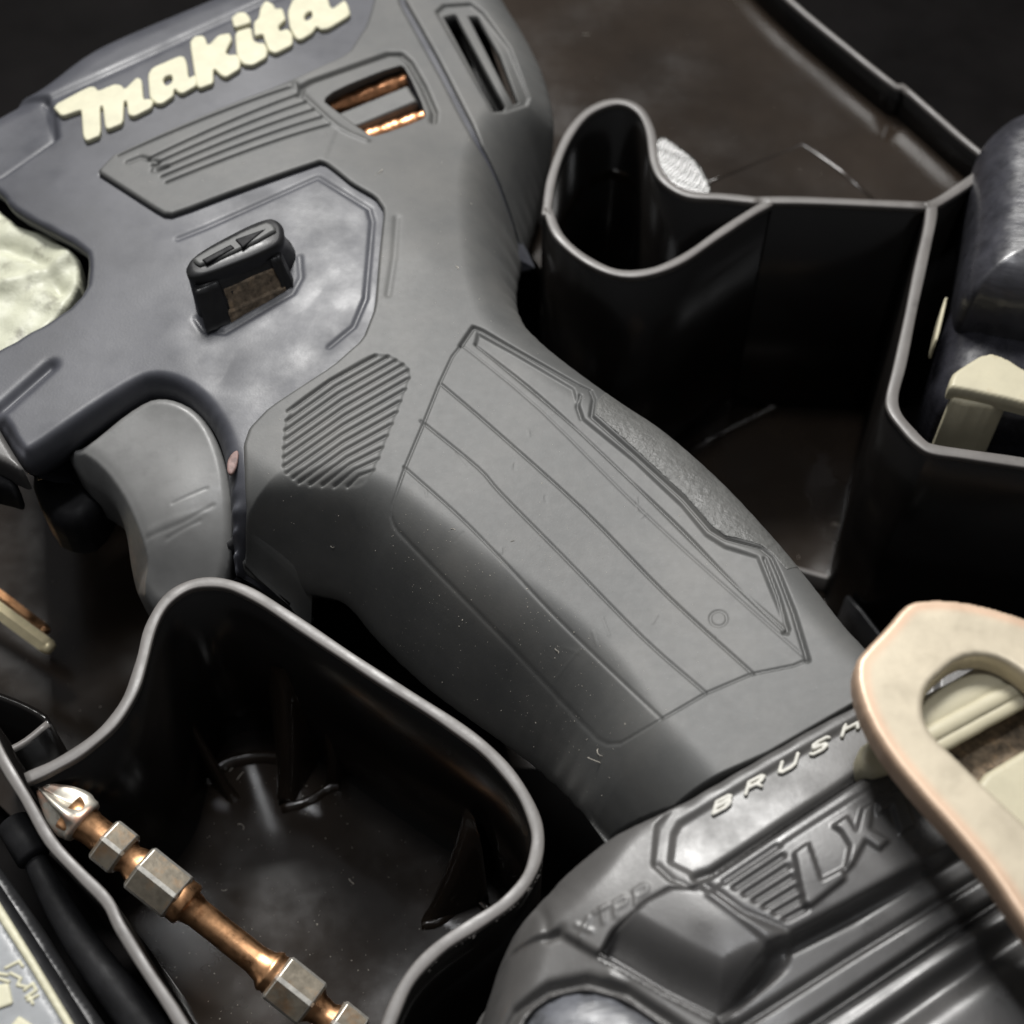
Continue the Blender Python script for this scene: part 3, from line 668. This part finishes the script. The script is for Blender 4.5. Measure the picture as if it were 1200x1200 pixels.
# ------------------------------------------------------------------ foot and battery
ZF = rbf_px([(740, 1000, 10), (830, 960, 11), (1000, 850, 12), (900, 950, 12.3), (1000, 1000, 13.5), (850, 1080, 13), (650, 1120, 8.5), (700, 1190, 9.5), (1000, 1100, 13), (1100, 1150, 13), (1200, 1050, 14), (1200, 800, 13), (800, 1150, 11), (620, 1180, 8), (1300, 1300, 13), (700, 1060, 10), (1000, 820, 11)])
FO = [(790, 946, 0.1, 1), (745, 966, 0.5, 1.5), (717, 980, 1.5, 3), (686, 1004, 2.5, 5), (656, 1030, 3, 5), (648, 1041, 3.5, 4), (632, 1058, 6, 5), (606, 1086, 7, 6), (589, 1120, 8, 6), (574, 1160, 9, 6), (560, 1205, 10, 6), (545, 1290, 10, 6),
      (700, 1400, 2, 3), (1400, 1400, 0, 1), (1400, 640, 0, 1), (1200, 715, 0.5, 2), (1060, 790, 0.2, 1), (1015, 816, 0.1, 1), (900, 882, 0.1, 1)]
FA = np.array(FO, float); FP = out_conv(FA, ZF); FD = dens(FP, FA[:, 2], FA[:, 3]); FPs = chaikin(FP, True, 1)
FF = Feat(lambda x, y: ZF(x, y))
def seg_q(u, q0, q1, a=790, b=1200):      # lines parallel to the top seam
    return (u, 945-0.577*(u-790)+q0+(q1-q0)*(u-a)/(b-a))
strip_out = [(1070, 780), (1015, 818), (790, 948), (773, 968), (768, 1014), (785, 1030), (812, 1040), (834, 1028), (1010, 910), (1100, 850), (1200, 780)]
FF.step(strip_out, -0.5, 0.6)
FF.groove([(1070, 783), (1015, 816), (900, 882), (790, 946), (771, 967), (767, 1012)], 0.3, 0.25)
FF.step([(1100, 775), (1015, 835), (797, 962), (790, 975), (786, 1008), (818, 1024), (838, 1018), (1010, 903), (1100, 845)], -0.5, 0.9)
FF.groove([(770, 1014), (790, 1032), (812, 1040)], 0.25, 0.35)
FF.groove([(818, 1025), (836, 1019), (870, 997), (1010, 905), (1120, 832), (1200, 775)], 1.1, 0.45)
FF.step([(828, 1050), (845, 1036), (1000, 935), (1200, 810), (1300, 900), (1100, 1012), (905, 1112)], 0.35, 0.8)
# ridges beside the big letters
for i in range(7):
    t = i/6
    a = np.array([849, 1034])*(1-t)+np.array([920, 1078])*t; b = np.array([912, 992])*(1-t)+np.array([943, 1066])*t
    FF.groove([a, b], 0.4, 0.28)
# front button block
low = [(708, 1114), (780, 1157), (845, 1192), (900, 1160), (960, 1122), (1010, 1085)]
blk = [(708, 1114), (718, 1094), (732, 1078), (756, 1056), (786, 1041), (828, 1040), (870, 1070), (918, 1090), (932, 1098), (925, 1125), (845, 1190), (780, 1157)]
BLK = conv(blk, lambda x, y: ZF(x, y))
LOWL = conv([(700, 1112), (780, 1157), (847, 1192), (940, 1130)], lambda x, y: ZF(x, y))
PLINE = conv([(708, 1114), (780, 1157), (846, 1193), (900, 1163)], lambda x, y: ZF(x, y))
def foot_block(X, Y, Z):
    m = near_pts(X, Y, BLK, 3)
    if m.any():
        s = psdf(X[m], Y[m], BLK); d = segdist(X[m], Y[m], PLINE)
        Z[m] += np.where(s > -0.6, ss(s/0.8+0.4), 0)*0.5
        Z[m] -= ss(s/1.0+0.5)*3.2*(1-ss(d/5.0))
    return Z
FF.groove([(828, 1040), (868, 1070), (918, 1092)], 0.35, 0.5)
# recessed rails below the battery face
FF.step([(845, 1195), (905, 1112), (1090, 1012), (1300, 890), (1400, 1400), (800, 1400)], -2.2, 1.6)
FF.groove([(820, 1225), (900, 1176), (1000, 1112), (1150, 1020), (1300, 935)], 0.8, 0.4)
FF.groove([(905, 1112), (1000, 1065), (1090, 1010), (1200, 945)], 0.7, 0.6)
FF.groove([(880, 1235), (937, 1200), (1090, 1098), (1172, 1045), (1300, 965)], 1.4, 0.3)
FF.groove([(885, 1243), (945, 1204), (1095, 1106), (1180, 1050), (1300, 975)], 1.4, 0.25)
FF.groove([(915, 1250), (992, 1205), (1100, 1130), (1190, 1070)], -1.0, 1.0)
FF.groove([(950, 1250), (1025, 1205), (1110, 1145), (1240, 1060)], 1.5, 1.8)
# lower left lip
FF.step([(655, 1090), (700, 1117), (780, 1162), (850, 1200), (950, 1300), (500, 1300), (540, 1150), (600, 1100)], -0.9, 0.7)
FF.groove([(632, 1052), (640, 1075), (642, 1095), (656, 1090)], 0.5, 0.5)
FF.groove([(715, 1140), (780, 1182), (820, 1210)], -0.3, 0.5)
FF.groove([(585, 1215), (606, 1180), (645, 1155), (688, 1146), (735, 1158), (790, 1195), (840, 1230)], 1.3, 0.55)
LENSP = conv(chaikin([(606, 1225), (618, 1185), (650, 1163), (688, 1156), (730, 1167), (782, 1202), (820, 1250), (700, 1330)], True, 1), lambda x, y: ZF(x, y)-1)
# stroke lettering in the surface: embossed marks
FONT = {'B': [[(0, 0), (0, 1), (.6, 1), (.75, .85), (.7, .6), (.5, .52), (0, .52)], [(.5, .52), (.8, .4), (.8, .12), (.6, 0), (0, 0)]],
        'R': [[(0, 0), (0, 1), (.65, 1), (.8, .8), (.7, .55), (.5, .48), (0, .48)], [(.45, .48), (.8, 0)]],
        'U': [[(0, 1), (0, .15), (.15, 0), (.6, 0), (.8, .15), (.8, 1)]],
        'S': [[(.8, .85), (.65, 1), (.2, 1), (0, .85), (.05, .6), (.7, .42), (.8, .2), (.65, 0), (.15, 0), (0, .15)]],
        'H': [[(0, 0), (0, 1)], [(.8, 0), (.8, 1)], [(0, .5), (.8, .5)]],
        'L': [[(0, 1), (0, 0), (.75, 0)]], 'X': [[(0, 0), (.8, 1)], [(0, 1), (.8, 0)]], 'T': [[(0, 1), (.9, 1)], [(.45, 1), (.45, 0)]],
        'P': [[(0, 0), (0, 1), (.65, 1), (.8, .8), (.7, .5), (0, .5)]]}
def glyph_px(ch, o, ex, ey):
    o = np.array(o, float); ex = np.array(ex, float); ey = np.array(ey, float)
    return [[tuple(o+ex*x+ey*y) for x, y in st] for st in FONT[ch]]
for ch, o in (('X', (678, 1100)), ('T', (699, 1086)), ('P', (722, 1074)), ('P', (746, 1060))):
    for st in glyph_px(ch, o, (19, -11), (-3, -16)): FF.groove(st, -0.14, 0.22)
def foot_base(X, Y):
    r, sd = roll(X, Y, FPs, FD); z = foot_block(X, Y, FF(X, Y, ZF(X, Y))); return z-r
def big_letters(X, Y, Z):
    for P in BIGL:
        m = near_pts(X, Y, P, 1)
        if m.any(): Z[m] += 0.55*ss(psdf(X[m], Y[m], P)/0.45+0.5)
    return Z
BIGPX = [[(930, 1000), (947, 988), (962, 1032), (988, 1018), (990, 1030), (950, 1062), (942, 1060)],
         [(976, 968), (992, 957), (1003, 975), (1010, 948), (1024, 940), (1019, 972), (1042, 985), (1030, 996), (1014, 985), (1000, 1012), (990, 1022), (996, 992), (986, 975)],
         [(1026, 942), (1070, 915), (1074, 926), (1060, 934), (1072, 968), (1055, 976), (1045, 945), (1028, 954)]]
BIGL = [conv(p, lambda x, y: ZF(x, y)+0.5) for p in BIGPX]
SPL = conv([(700, 1117), (708, 1112), (720, 1090), (755, 1056), (784, 1040), (812, 1038), (836, 1022), (1010, 906), (1120, 833), (1250, 745), (1500, 900), (1400, 1500), (860, 1300), (847, 1197), (780, 1160)], lambda x, y: ZF(x, y))
def foot_f(X, Y): return np.minimum(np.minimum(psdf(X, Y, FPs), -psdf(X, Y, SPL)-0.04), -psdf(X, Y, LENSP))
def bat_f(X, Y): return np.minimum(psdf(X, Y, FPs), psdf(X, Y, SPL)-0.04)
bb = conv([(540, 640), (1260, 640), (1260, 1270), (540, 1270)], 9)
bbf = lambda f: (lambda X, Y: np.minimum(f(X, Y), np.minimum(np.minimum(X-bb[:, 0].min(), bb[2, 0]+2-X), Y-bb[:, 1].min())))
foot = hf('foot', bbf(foot_f), lambda X, Y, F: foot_base(X, Y)-0.2*(1-np.clip(F/0.4, 0, 1))**2, bb, 0.21, FOOT, drv, rings=((0.0, 1.5), (2.0, 5.0), (6.0, 12.0)))
bat = hf('battery', bbf(bat_f), lambda X, Y, F: big_letters(X, Y, foot_base(X, Y))-0.2*(1-np.clip(F/0.4, 0, 1))**2, bb, 0.19, BATM, drv, rings=((0.0, 1.5), (0.5, 12.0)))
hf('lamp_lens', lambda X, Y: psdf(X, Y, LENSP)-0.1, lambda X, Y, F: ZF(X, Y)-2.2+1.4*(1-np.exp(-np.maximum(F, 0)/2.0)), LENSP, 0.3, LENS, drv, rings=((0.0, 2.0),))
# small cream letters on the strip
def strokes(name, sts, w, zf, thick, m, parent, step=0.13):
    S = [conv(s, zf) for s in sts]; allp = np.vstack(S)
    f = lambda X, Y: w/2-np.min([segdist(X, Y, s) for s in S], 0)
    pad_ = np.vstack([allp-w, allp+w])
    return hf(name, f, lambda X, Y, F: zf(X, Y)-0.1*(1-np.clip(F/0.15, 0, 1))**2, pad_, step, m, parent, rings=((0.0, thick),))
zst = lambda x, y: ZF(x, y)-0.55
for ch, o in (('B', (836, 953)), ('R', (874, 930)), ('U', (913, 906)), ('S', (950, 885)), ('H', (987, 862))):
    strokes('letter', glyph_px(ch, o, (23, -12), (4, -14)), 0.40, zst, 0.45, WORN, drv, step=0.1)
plate('hook_screw_boss', [(1004, 885), (1012, 868), (1040, 860), (1075, 870), (1070, 890), (1030, 908), (1010, 902)], 14.2, 3, CREAMR, drv, bev=0.8, step=0.3)

# ------------------------------------------------------------------ belt hook
hook_out = [(1003, 775), (1012, 762), (1040, 733), (1060, 708), (1075, 702), (1110, 701), (1150, 707), (1200, 722), (1280, 752), (1500, 800), (1500, 1300), (1300, 1200), (1230, 1120), (1200, 1082), (1165, 1028), (1130, 985), (1080, 930), (1045, 888), (1018, 845), (1004, 805)]
hook_in = [(1082, 825), (1086, 806), (1100, 790), (1125, 770), (1150, 766), (1175, 772), (1200, 788), (1290, 860), (1380, 1080), (1330, 1080), (1240, 1000), (1200, 962), (1160, 925), (1120, 885), (1095, 862), (1084, 843)]
HZ = 24.0
hk = plate('belt_hook', hook_out, HZ, 2.4, HOOK, drv, bev=0.6, step=0.2, holes=[hook_in], edge_attr=True)
bar('hook_rib', (1040, 868), (1260, 748), 19.0, 19.0, 2.3, CREAMR, drv, flat=0.7, segs=20, wob=0.02)
bar('hook_rib', (1052, 882), (1272, 762), 20.0, 20.0, 1.0, CREAMR, drv, flat=0.7, segs=20, wob=0.05)
bar('hook_rib', (1062, 894), (1282, 774), 19.6, 19.6, 0.9, CREAMR, drv, flat=0.7, segs=20, wob=0.05)
plate('hook_pad', [(1080, 880), (1200, 800), (1290, 800), (1290, 880), (1200, 890), (1130, 930)], 16.0, 3, DIRT, drv, bev=0.5, step=0.4, rnd=0)
plate('hook_base', [(1130, 940), (1155, 905), (1200, 878), (1300, 840), (1330, 1050), (1230, 1010)], 17.5, 3, CREAMR, drv, bev=0.6, step=0.3, rnd=0)

# ================================================================== double ended bit
def lathe_obj(name, prof, n, axis_o, axis_d, m, parent, phase=0.0, smooth=True, split=0):
    d = np.array(axis_d, float); d /= np.linalg.norm(d); s = np.cross(d, [0, 0, 1.0]); s /= np.linalg.norm(s); u = np.cross(s, d)
    V = []; F = []
    for (t, r) in prof:
        for k in range(n):
            a = 2*math.pi*k/n+phase if not split else 2*math.pi*(k//2)/(n//2)+phase+math.radians(split if k % 2 else -split); V.append(axis_o+d*t+s*r*math.cos(a)+u*r*math.sin(a))
    for i in range(len(prof)-1):
        for k in range(n): F.append([i*n+k, i*n+(k+1) % n, (i+1)*n+(k+1) % n, (i+1)*n+k])
    F.append([k for k in range(n)][::-1]); F.append([(len(prof)-1)*n+k for k in range(n)])
    return mesh(name, V, F, m, parent, smooth)
a3 = np.append(conv([(48, 924)], -2.5)[0], -2.5); b3 = np.append(conv([(352, 1166)], -14)[0], -14.0)
ax = b3-a3; LB = np.linalg.norm(ax); ax /= LB
bit = empty('screwdriver_bit', a3+ax*LB*0.5)
tag(bit, 'coppery double ended phillips bit with steel hex collars leaning in the lower left bin', 'screwdriver bit')
def tpos(u, v):      # distance along the bit of a photograph point
    best = min(np.linspace(-2, 60, 1241), key=lambda t: abs(_proj(a3+ax*t)[0]*0.775+_proj(a3+ax*t)[1]*0.634-(u*0.775+v*0.634)))
    return float(best)
def _proj(p):
    s, c = math.sin(TILT), math.cos(TILT); q = p-np.array([0, CY, CZ])
    dep = q[1]*s-q[2]*c; up = q[1]*c+q[2]*s
    return 600+FPX*q[0]/dep, 600-FPX*up/dep
t = {k: tpos(*p) for k, p in dict(neck=(112, 968), h1a=(124, 980), h1b=(150, 1000), h2a=(166, 1012), h2b=(213, 1050), w2=(224, 1057), h3a=(326, 1140), h3b=(368, 1176), w3=(316, 1134), h4a=(392, 1190), h4b=(420, 1215)).items()}
lathe_obj('shaft', [(t['neck']-3.5, 2.3), (t['neck']-1.5, 2.2), (t['neck']-.2, 1.9), (t['h1a'], 1.9), (t['h1b'], 2.15), ((t['h1b']+t['h2a'])/2-.4, 1.75), (t['h2a'], 2.3), (t['h2b'], 2.6), (t['w2']-.25, 2.65), (t['w2'], 2.45), (t['w2']+.15, 2.0), (t['w2']+1.4, 1.72), (t['w2']+5, 1.68), (t['w3']-2, 1.72), (t['w3']-.6, 1.95), (t['w3'], 2.45), (t['w3']+.35, 2.6), (t['w3']+.7, 2.4), (t['h3a'], 2.5), (t['h3b'], 2.3), (t['h3b']+.6, 1.8), (t['h4a']-.7, 1.6), (t['h4a'], 2.0), (t['h4b'], 1.9), (t['h4b']+2.5, 1.9)], 28, a3, ax, BRONZE, bit)
def hexc(a, b, r):
    o = lathe_obj('hex_collar', [(a, r*.87), (a+.3, r*.985), (a+.42, r), (b-.42, r), (b-.3, r*.985), (b, r*.87)], 12, a3, ax, STEEL, bit, phase=math.radians(20), smooth=False, split=5)
    o.data.materials.append(STEELE)
    for i, p in enumerate(o.data.polygons):
        if len(p.vertices) == 4 and (i % 12 % 2 == 0 or i//12 in (1, 3)): p.material_index = 1
    return o
hexc(t['h1a'], t['h1b'], 2.95); hexc(t['h2a'], t['h2b'], 3.1); hexc(t['h3a'], t['h3b'], 3.1); hexc(t['h4a'], t['h4b'], 3.0)
# phillips tip: four fins with scooped flutes
def tip():
    d = ax; s = np.cross(d, [0, 0, 1.0]); s /= np.linalg.norm(s); u = np.cross(s, d); V = []; F = []; n = 48; rows = 16; T0 = t['neck']-1.2
    for i in range(rows+1):
        q = i/rows; tt = -0.4+(T0+0.4)*q
        R = 0.55+2.65*math.sin(min(1, q*1.25)*math.pi/2)-0.9*max(0, q-0.8)/0.2*0.7
        for k in range(n):
            a = 2*math.pi*k/n; w = abs(math.sin(2*(a+0.35)))
            flute = (1-0.72*(1-q**3)*w**0.9)
            if q > 0.92: flute = 1
            r = R*flute; V.append(a3+d*tt+s*r*math.cos(a)+u*r*math.sin(a))
    for i in range(rows):
        for k in range(n): F.append([i*n+k, i*n+(k+1) % n, (i+1)*n+(k+1) % n, (i+1)*n+k])
    F.append([k for k in range(n)][::-1]); F.append([rows*n+k for k in range(n)])
    return mesh('phillips_tip', V, F, TIPM, bit)
tip()

# brassy bits in the side compartment
def rod(label, a_px, b_px, za, zb_, r, m):
    a = np.append(conv([a_px], za)[0], za); b = np.append(conv([b_px], zb_)[0], zb_); L = np.linalg.norm(b-a)
    e = empty('brass_bit', (a+b)/2); tag(e, label, 'screwdriver bit', 'slim brass coloured bits')
    lathe_obj('shank', [(0, r), (L-1.6, r), (L-1.2, r*.97)], 6, a, b-a, m, e, phase=0.3, smooth=False)
    lathe_obj('tip', [(L-1.25, r*.9), (L-.6, r*.82), (L-.15, r*.66), (L, r*.35)], 14, a, b-a, m, e)
rod('bright brass coloured slim bit pointing in from the left edge of the compartment', (-90, 650), (62, 762), -24, -30, 1.35, BRASS)
rod('dull shadowed slim bit lying just behind the bright brass one at the left edge', (-80, 640), (56, 742), -34, -36, 1.15, BRONZE)

# ================================================================== black cable in the lower-left compartment
def tube(name, P, R, m, parent=None, n=16):
    P = np.asarray(P, float); V = []; F = []
    for i in range(len(P)):
        d = P[min(i+1, len(P)-1)]-P[max(i-1, 0)]; d /= np.linalg.norm(d); s = np.cross(d, [0, 0, 1.0]); s /= np.linalg.norm(s); u = np.cross(s, d)
        for k in range(n):
            a = 2*math.pi*k/n; V.append(P[i]+s*R[i]*math.cos(a)+u*R[i]*math.sin(a))
    for i in range(len(P)-1):
        for k in range(n): F.append([i*n+k, i*n+(k+1) % n, (i+1)*n+(k+1) % n, (i+1)*n+k])
    F.append([k for k in range(n)][::-1]); F.append([(len(P)-1)*n+k for k in range(n)])
    return mesh(name, V, F, m, parent)
cab = empty('black_cable', (-50, -50, -20)); tag(cab, 'matt black cable with a thicker sleeve running beside the left wall of the bin', 'cable')
cp = smooth_path([(*conv([(u, v)], -9)[0], -9) for u, v in ((38, 1003), (62, 1050), (95, 1105), (140, 1165), (190, 1230), (240, 1300))], n=6)
tube('cord', cp, np.linspace(1.3, 2.8, len(cp)), DARKM, cab)
cq = [(*conv([(u, v)], -8.5)[0], -8.5) for u, v in ((14, 962), (16, 965), (28, 984), (40, 1004), (42, 1007))]
tube('sleeve', cq, [1.2, 2.0, 2.1, 2.1, 1.6], DARKM, cab)

# ================================================================== flat device in the lower-left corner
dev = empty('labelled_device', (-62, -62, -6)); tag(dev, 'grey plate edged with a cream line and marked with pale symbols, lower left corner', 'device')
plate('body', [(-200, 850), (-60, 950), (0, 1040), (52, 1120), (96, 1190), (150, 1280), (150, 1420), (-200, 1420)], 2.0, 6, DARKM, dev, bev=0.8, step=0.5, rnd=0)
plate('side_face', [(-100, 900), (-20, 990), (30, 1062), (75, 1135), (120, 1200), (200, 1330), (60, 1330), (-100, 1100)], -3.0, 8, DARK, dev, bev=0.5, step=0.6, rnd=0)
plate('plate_face', [(-200, 900), (-60, 990), (-6, 1064), (30, 1124), (76, 1200), (130, 1290), (60, 1420), (-200, 1420)], 2.35, 0.8, BLADE, dev, bev=0.2, step=0.5, rnd=0)
plate('cream_line', [(-60, 968), (-4, 1052), (38, 1120), (86, 1200), (135, 1280), (122, 1284), (76, 1203), (30, 1126), (-12, 1062), (-66, 980)], 2.6, 0.8, CREAM, dev, bev=0.2, step=0.2, rnd=0)
zd = lambda x, y: 2.55+0*x
for sts in ([[(6, 1134), (22, 1126), (26, 1132)]], [[(-4, 1146), (10, 1150)], [(-6, 1140), (8, 1142)]], [[(12, 1140), (24, 1146), (20, 1154), (30, 1156)]], [[(28, 1160), (38, 1152), (42, 1160), (30, 1168)]], [[(32, 1172), (44, 1166)], [(34, 1168), (38, 1176)]]):
    strokes('symbol', sts, 0.35, zd, 0.3, CREAM, dev, step=0.12)
plate('symbol', [(-14, 1156), (10, 1152), (15, 1176), (-14, 1186)], 2.6, 0.3, CREAM, dev, bev=0.05, step=0.2, rnd=0)
plate('symbol', [(22, 1190), (40, 1202), (20, 1215), (10, 1205)], 2.6, 0.3, CREAM, dev, bev=0.05, step=0.2, rnd=0)

# ================================================================== glossy black tool at the right edge
rt = empty('black_torch', (78, 40, -10)); tag(rt, 'glossy black rounded tool end with a cream bracket standing in the right hand pocket', 'tool')
RTP = [(1200, 98, 9), (1172, 122, 8), (1155, 150, 6), (1147, 185, 4), (1143, 230, 2), (1136, 280, 1), (1128, 318, 0.5), (1140, 326, 6), (1165, 318, 8), (1200, 316, 10), (1300, 316, 12), (1420, 300, 12), (1420, 60, 12), (1280, 78, 11)]
rtp = chaikin(np.array([conv([(u, v)], z)[0] for u, v, z in RTP]), True, 2)
def rt_z(X, Y, F): return -0.5+6.5*np.sqrt(np.clip(1-(1-np.clip(F/5.5, 0, 1))**2, 0, 1))+0.24*np.maximum(F, 0)
hf('domed_cover', lambda X, Y: psdf(X, Y, rtp), rt_z, rtp, 0.35, WRINK, rt, rings=((0.0, 4.0), (1.0, 14.0)))
RBP = [(1138, 300, 0), (1120, 345, -1), (1104, 400, -3), (1094, 450, -6), (1100, 500, -10), (1140, 530, -14), (1420, 560, -14), (1420, 300, 0)]
rbp = chaikin(np.array([conv([(u, v)], z)[0] for u, v, z in RBP]), True, 1)
hf('lower_body', lambda X, Y: psdf(X, Y, rbp), lambda X, Y, F: -9+5.0*np.sqrt(np.clip(1-(1-np.clip(F/7.0, 0, 1))**2, 0, 1)), rbp, 0.5, GLOSS, rt, rings=((0.5, 15.0),))
plate('cream_bracket', [(1112, 455), (1115, 438), (1125, 430), (1156, 411), (1180, 418), (1200, 432), (1300, 480), (1300, 500), (1200, 471), (1118, 453)], 1.5, 2.0, CREAMR, rt, bev=0.6, step=0.25)
plate('cream_post', [(1116, 456), (1180, 462), (1180, 478), (1114, 472)], -0.5, 14, CREAMR, rt, bev=0.6, step=0.25)
plate('cream_trim', [(1112, 340), (1106, 352), (1098, 385), (1095, 405), (1100, 395), (1108, 362)], -1.5, 4, CREAMR, rt, bev=0.3, step=0.3)

# ================================================================== dust and lint
def flecks(name, samples, label, mat_, smin, smax, hairs=0):
    V = []; F = []
    for (x, y, z) in samples:
        s = random.uniform(smin, smax)*(1 if random.random() > .12 else 1.8); b = len(V)
        for k in range(3):
            a = random.uniform(0, .6)+k*2.1; V.append((x+s*math.cos(a)*random.uniform(.6, 1.2), y+s*math.sin(a)*random.uniform(.6, 1.2), z+0.01))
        V.append((x, y, z+s*0.8)); F += [[b, b+1, b+3], [b+1, b+2, b+3], [b+2, b, b+3], [b, b+2, b+1]]
    for (x, y, z) in random.sample(list(samples), min(hairs, len(samples))):
        a = random.uniform(0, 6.28); L = random.uniform(0.5, 2.0); cur = random.uniform(-1.5, 1.5); w = 0.045; p = np.array([x, y]); n = 6; b = len(V)
        for i in range(n):
            d = np.array([math.cos(a), math.sin(a)]); nn = np.array([-d[1], d[0]])
            V.append((*(p+nn*w), z+.04)); V.append((*(p-nn*w), z+.04)); V.append((*p, z+.1)); p = p+d*L/n; a += cur/n*2
        for i in range(n-1):
            c = b+i*3
            for q, r_ in ((0, 1), (1, 2), (2, 0)): F.append([c+q, c+r_, c+3+r_, c+3+q])
    o = mesh(name, V, F, mat_, None, smooth=False); tag(o, label, 'dust', kind='stuff'); return o
def body_samples(n, regions):
    R = np.array(random.choices(regions, k=n*3), float); q = rng.random((n*3, 2))
    px = np.stack([R[:, 0]+(R[:, 2]-R[:, 0])*q[:, 0], R[:, 1]+(R[:, 3]-R[:, 1])*q[:, 1]], 1)
    P = conv(px, zb0); ok = rub_f(P[:, 0], P[:, 1]) > 0.5; P = P[ok][:n]
    z = rub_z(P[:, 0], P[:, 1], None)
    return [(float(x), float(y), float(h)) for (x, y), h in zip(P, z)]
flecks('dust', body_samples(520, [(300, 380, 900, 850), (420, 600, 720, 950), (450, 600, 700, 900), (150, 150, 600, 400)]), 'fine pale dust and lint scattered over the grey rubber grip', DUSTM, 0.03, 0.075, hairs=10)
def wall_samples(n):
    out = []; C = conv(BIN, 0)
    for _ in range(n):
        i = random.randint(55, 105); p = C[i]; q = C[i+1]; d = (q-p)/np.linalg.norm(q-p); nn = np.array([d[1], -d[0]])*1
        z = random.uniform(-34, -2); out.append((p[0]+nn[0]*(1.0), p[1]+nn[1]*(1.0), z))
    return out
flo = []
P0 = floor_poly
while len(flo) < 260:
    u, v = random.uniform(150, 600), random.uniform(880, 1200); p = conv([(u, v)], -40)[0]
    if psdf(np.array([p[0]]), np.array([p[1]]), P0)[0] > 2.5: flo.append((p[0], p[1], -39.98))
flecks('dust', flo, 'tiny pale specks and lint on the glossy floor of the lower left bin', DUSTM, 0.03, 0.10, hairs=8)
fl2 = []
for _ in range(120):
    u, v = random.choice([(random.uniform(800, 1040), random.uniform(490, 670)), (random.uniform(0, 170), random.uniform(560, 880)), (random.uniform(660, 1100), random.uniform(0, 220))])
    zz = -49.98 if v > 480 and u > 700 else (-43.48 if u < 300 else -13.98); p = conv([(u, v)], zz)[0]; fl2.append((p[0], p[1], zz))
flecks('dust', fl2, 'sparse pale specks on the black floors of the other compartments', DUSTM, 0.03, 0.08, hairs=4)
bur = []
_c = conv(BIN, 0)
for _ in range(60):
    i = random.randint(92, 112); p = _c[i]*(1-(q := random.random()))+_c[i+1]*q; d = _c[i+1]-_c[i]; d /= np.linalg.norm(d); nn = np.array([-d[1], d[0]])
    bur.append((*(p-nn*random.uniform(-0.95, -0.65)*(1 if True else 0)), -random.uniform(0.15, 0.7)))
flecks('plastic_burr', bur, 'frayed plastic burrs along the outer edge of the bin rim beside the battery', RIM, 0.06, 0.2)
print('triangles', sum(len(o.data.loops)-2*len(o.data.polygons) for o in bpy.data.objects if o.type == 'MESH'))
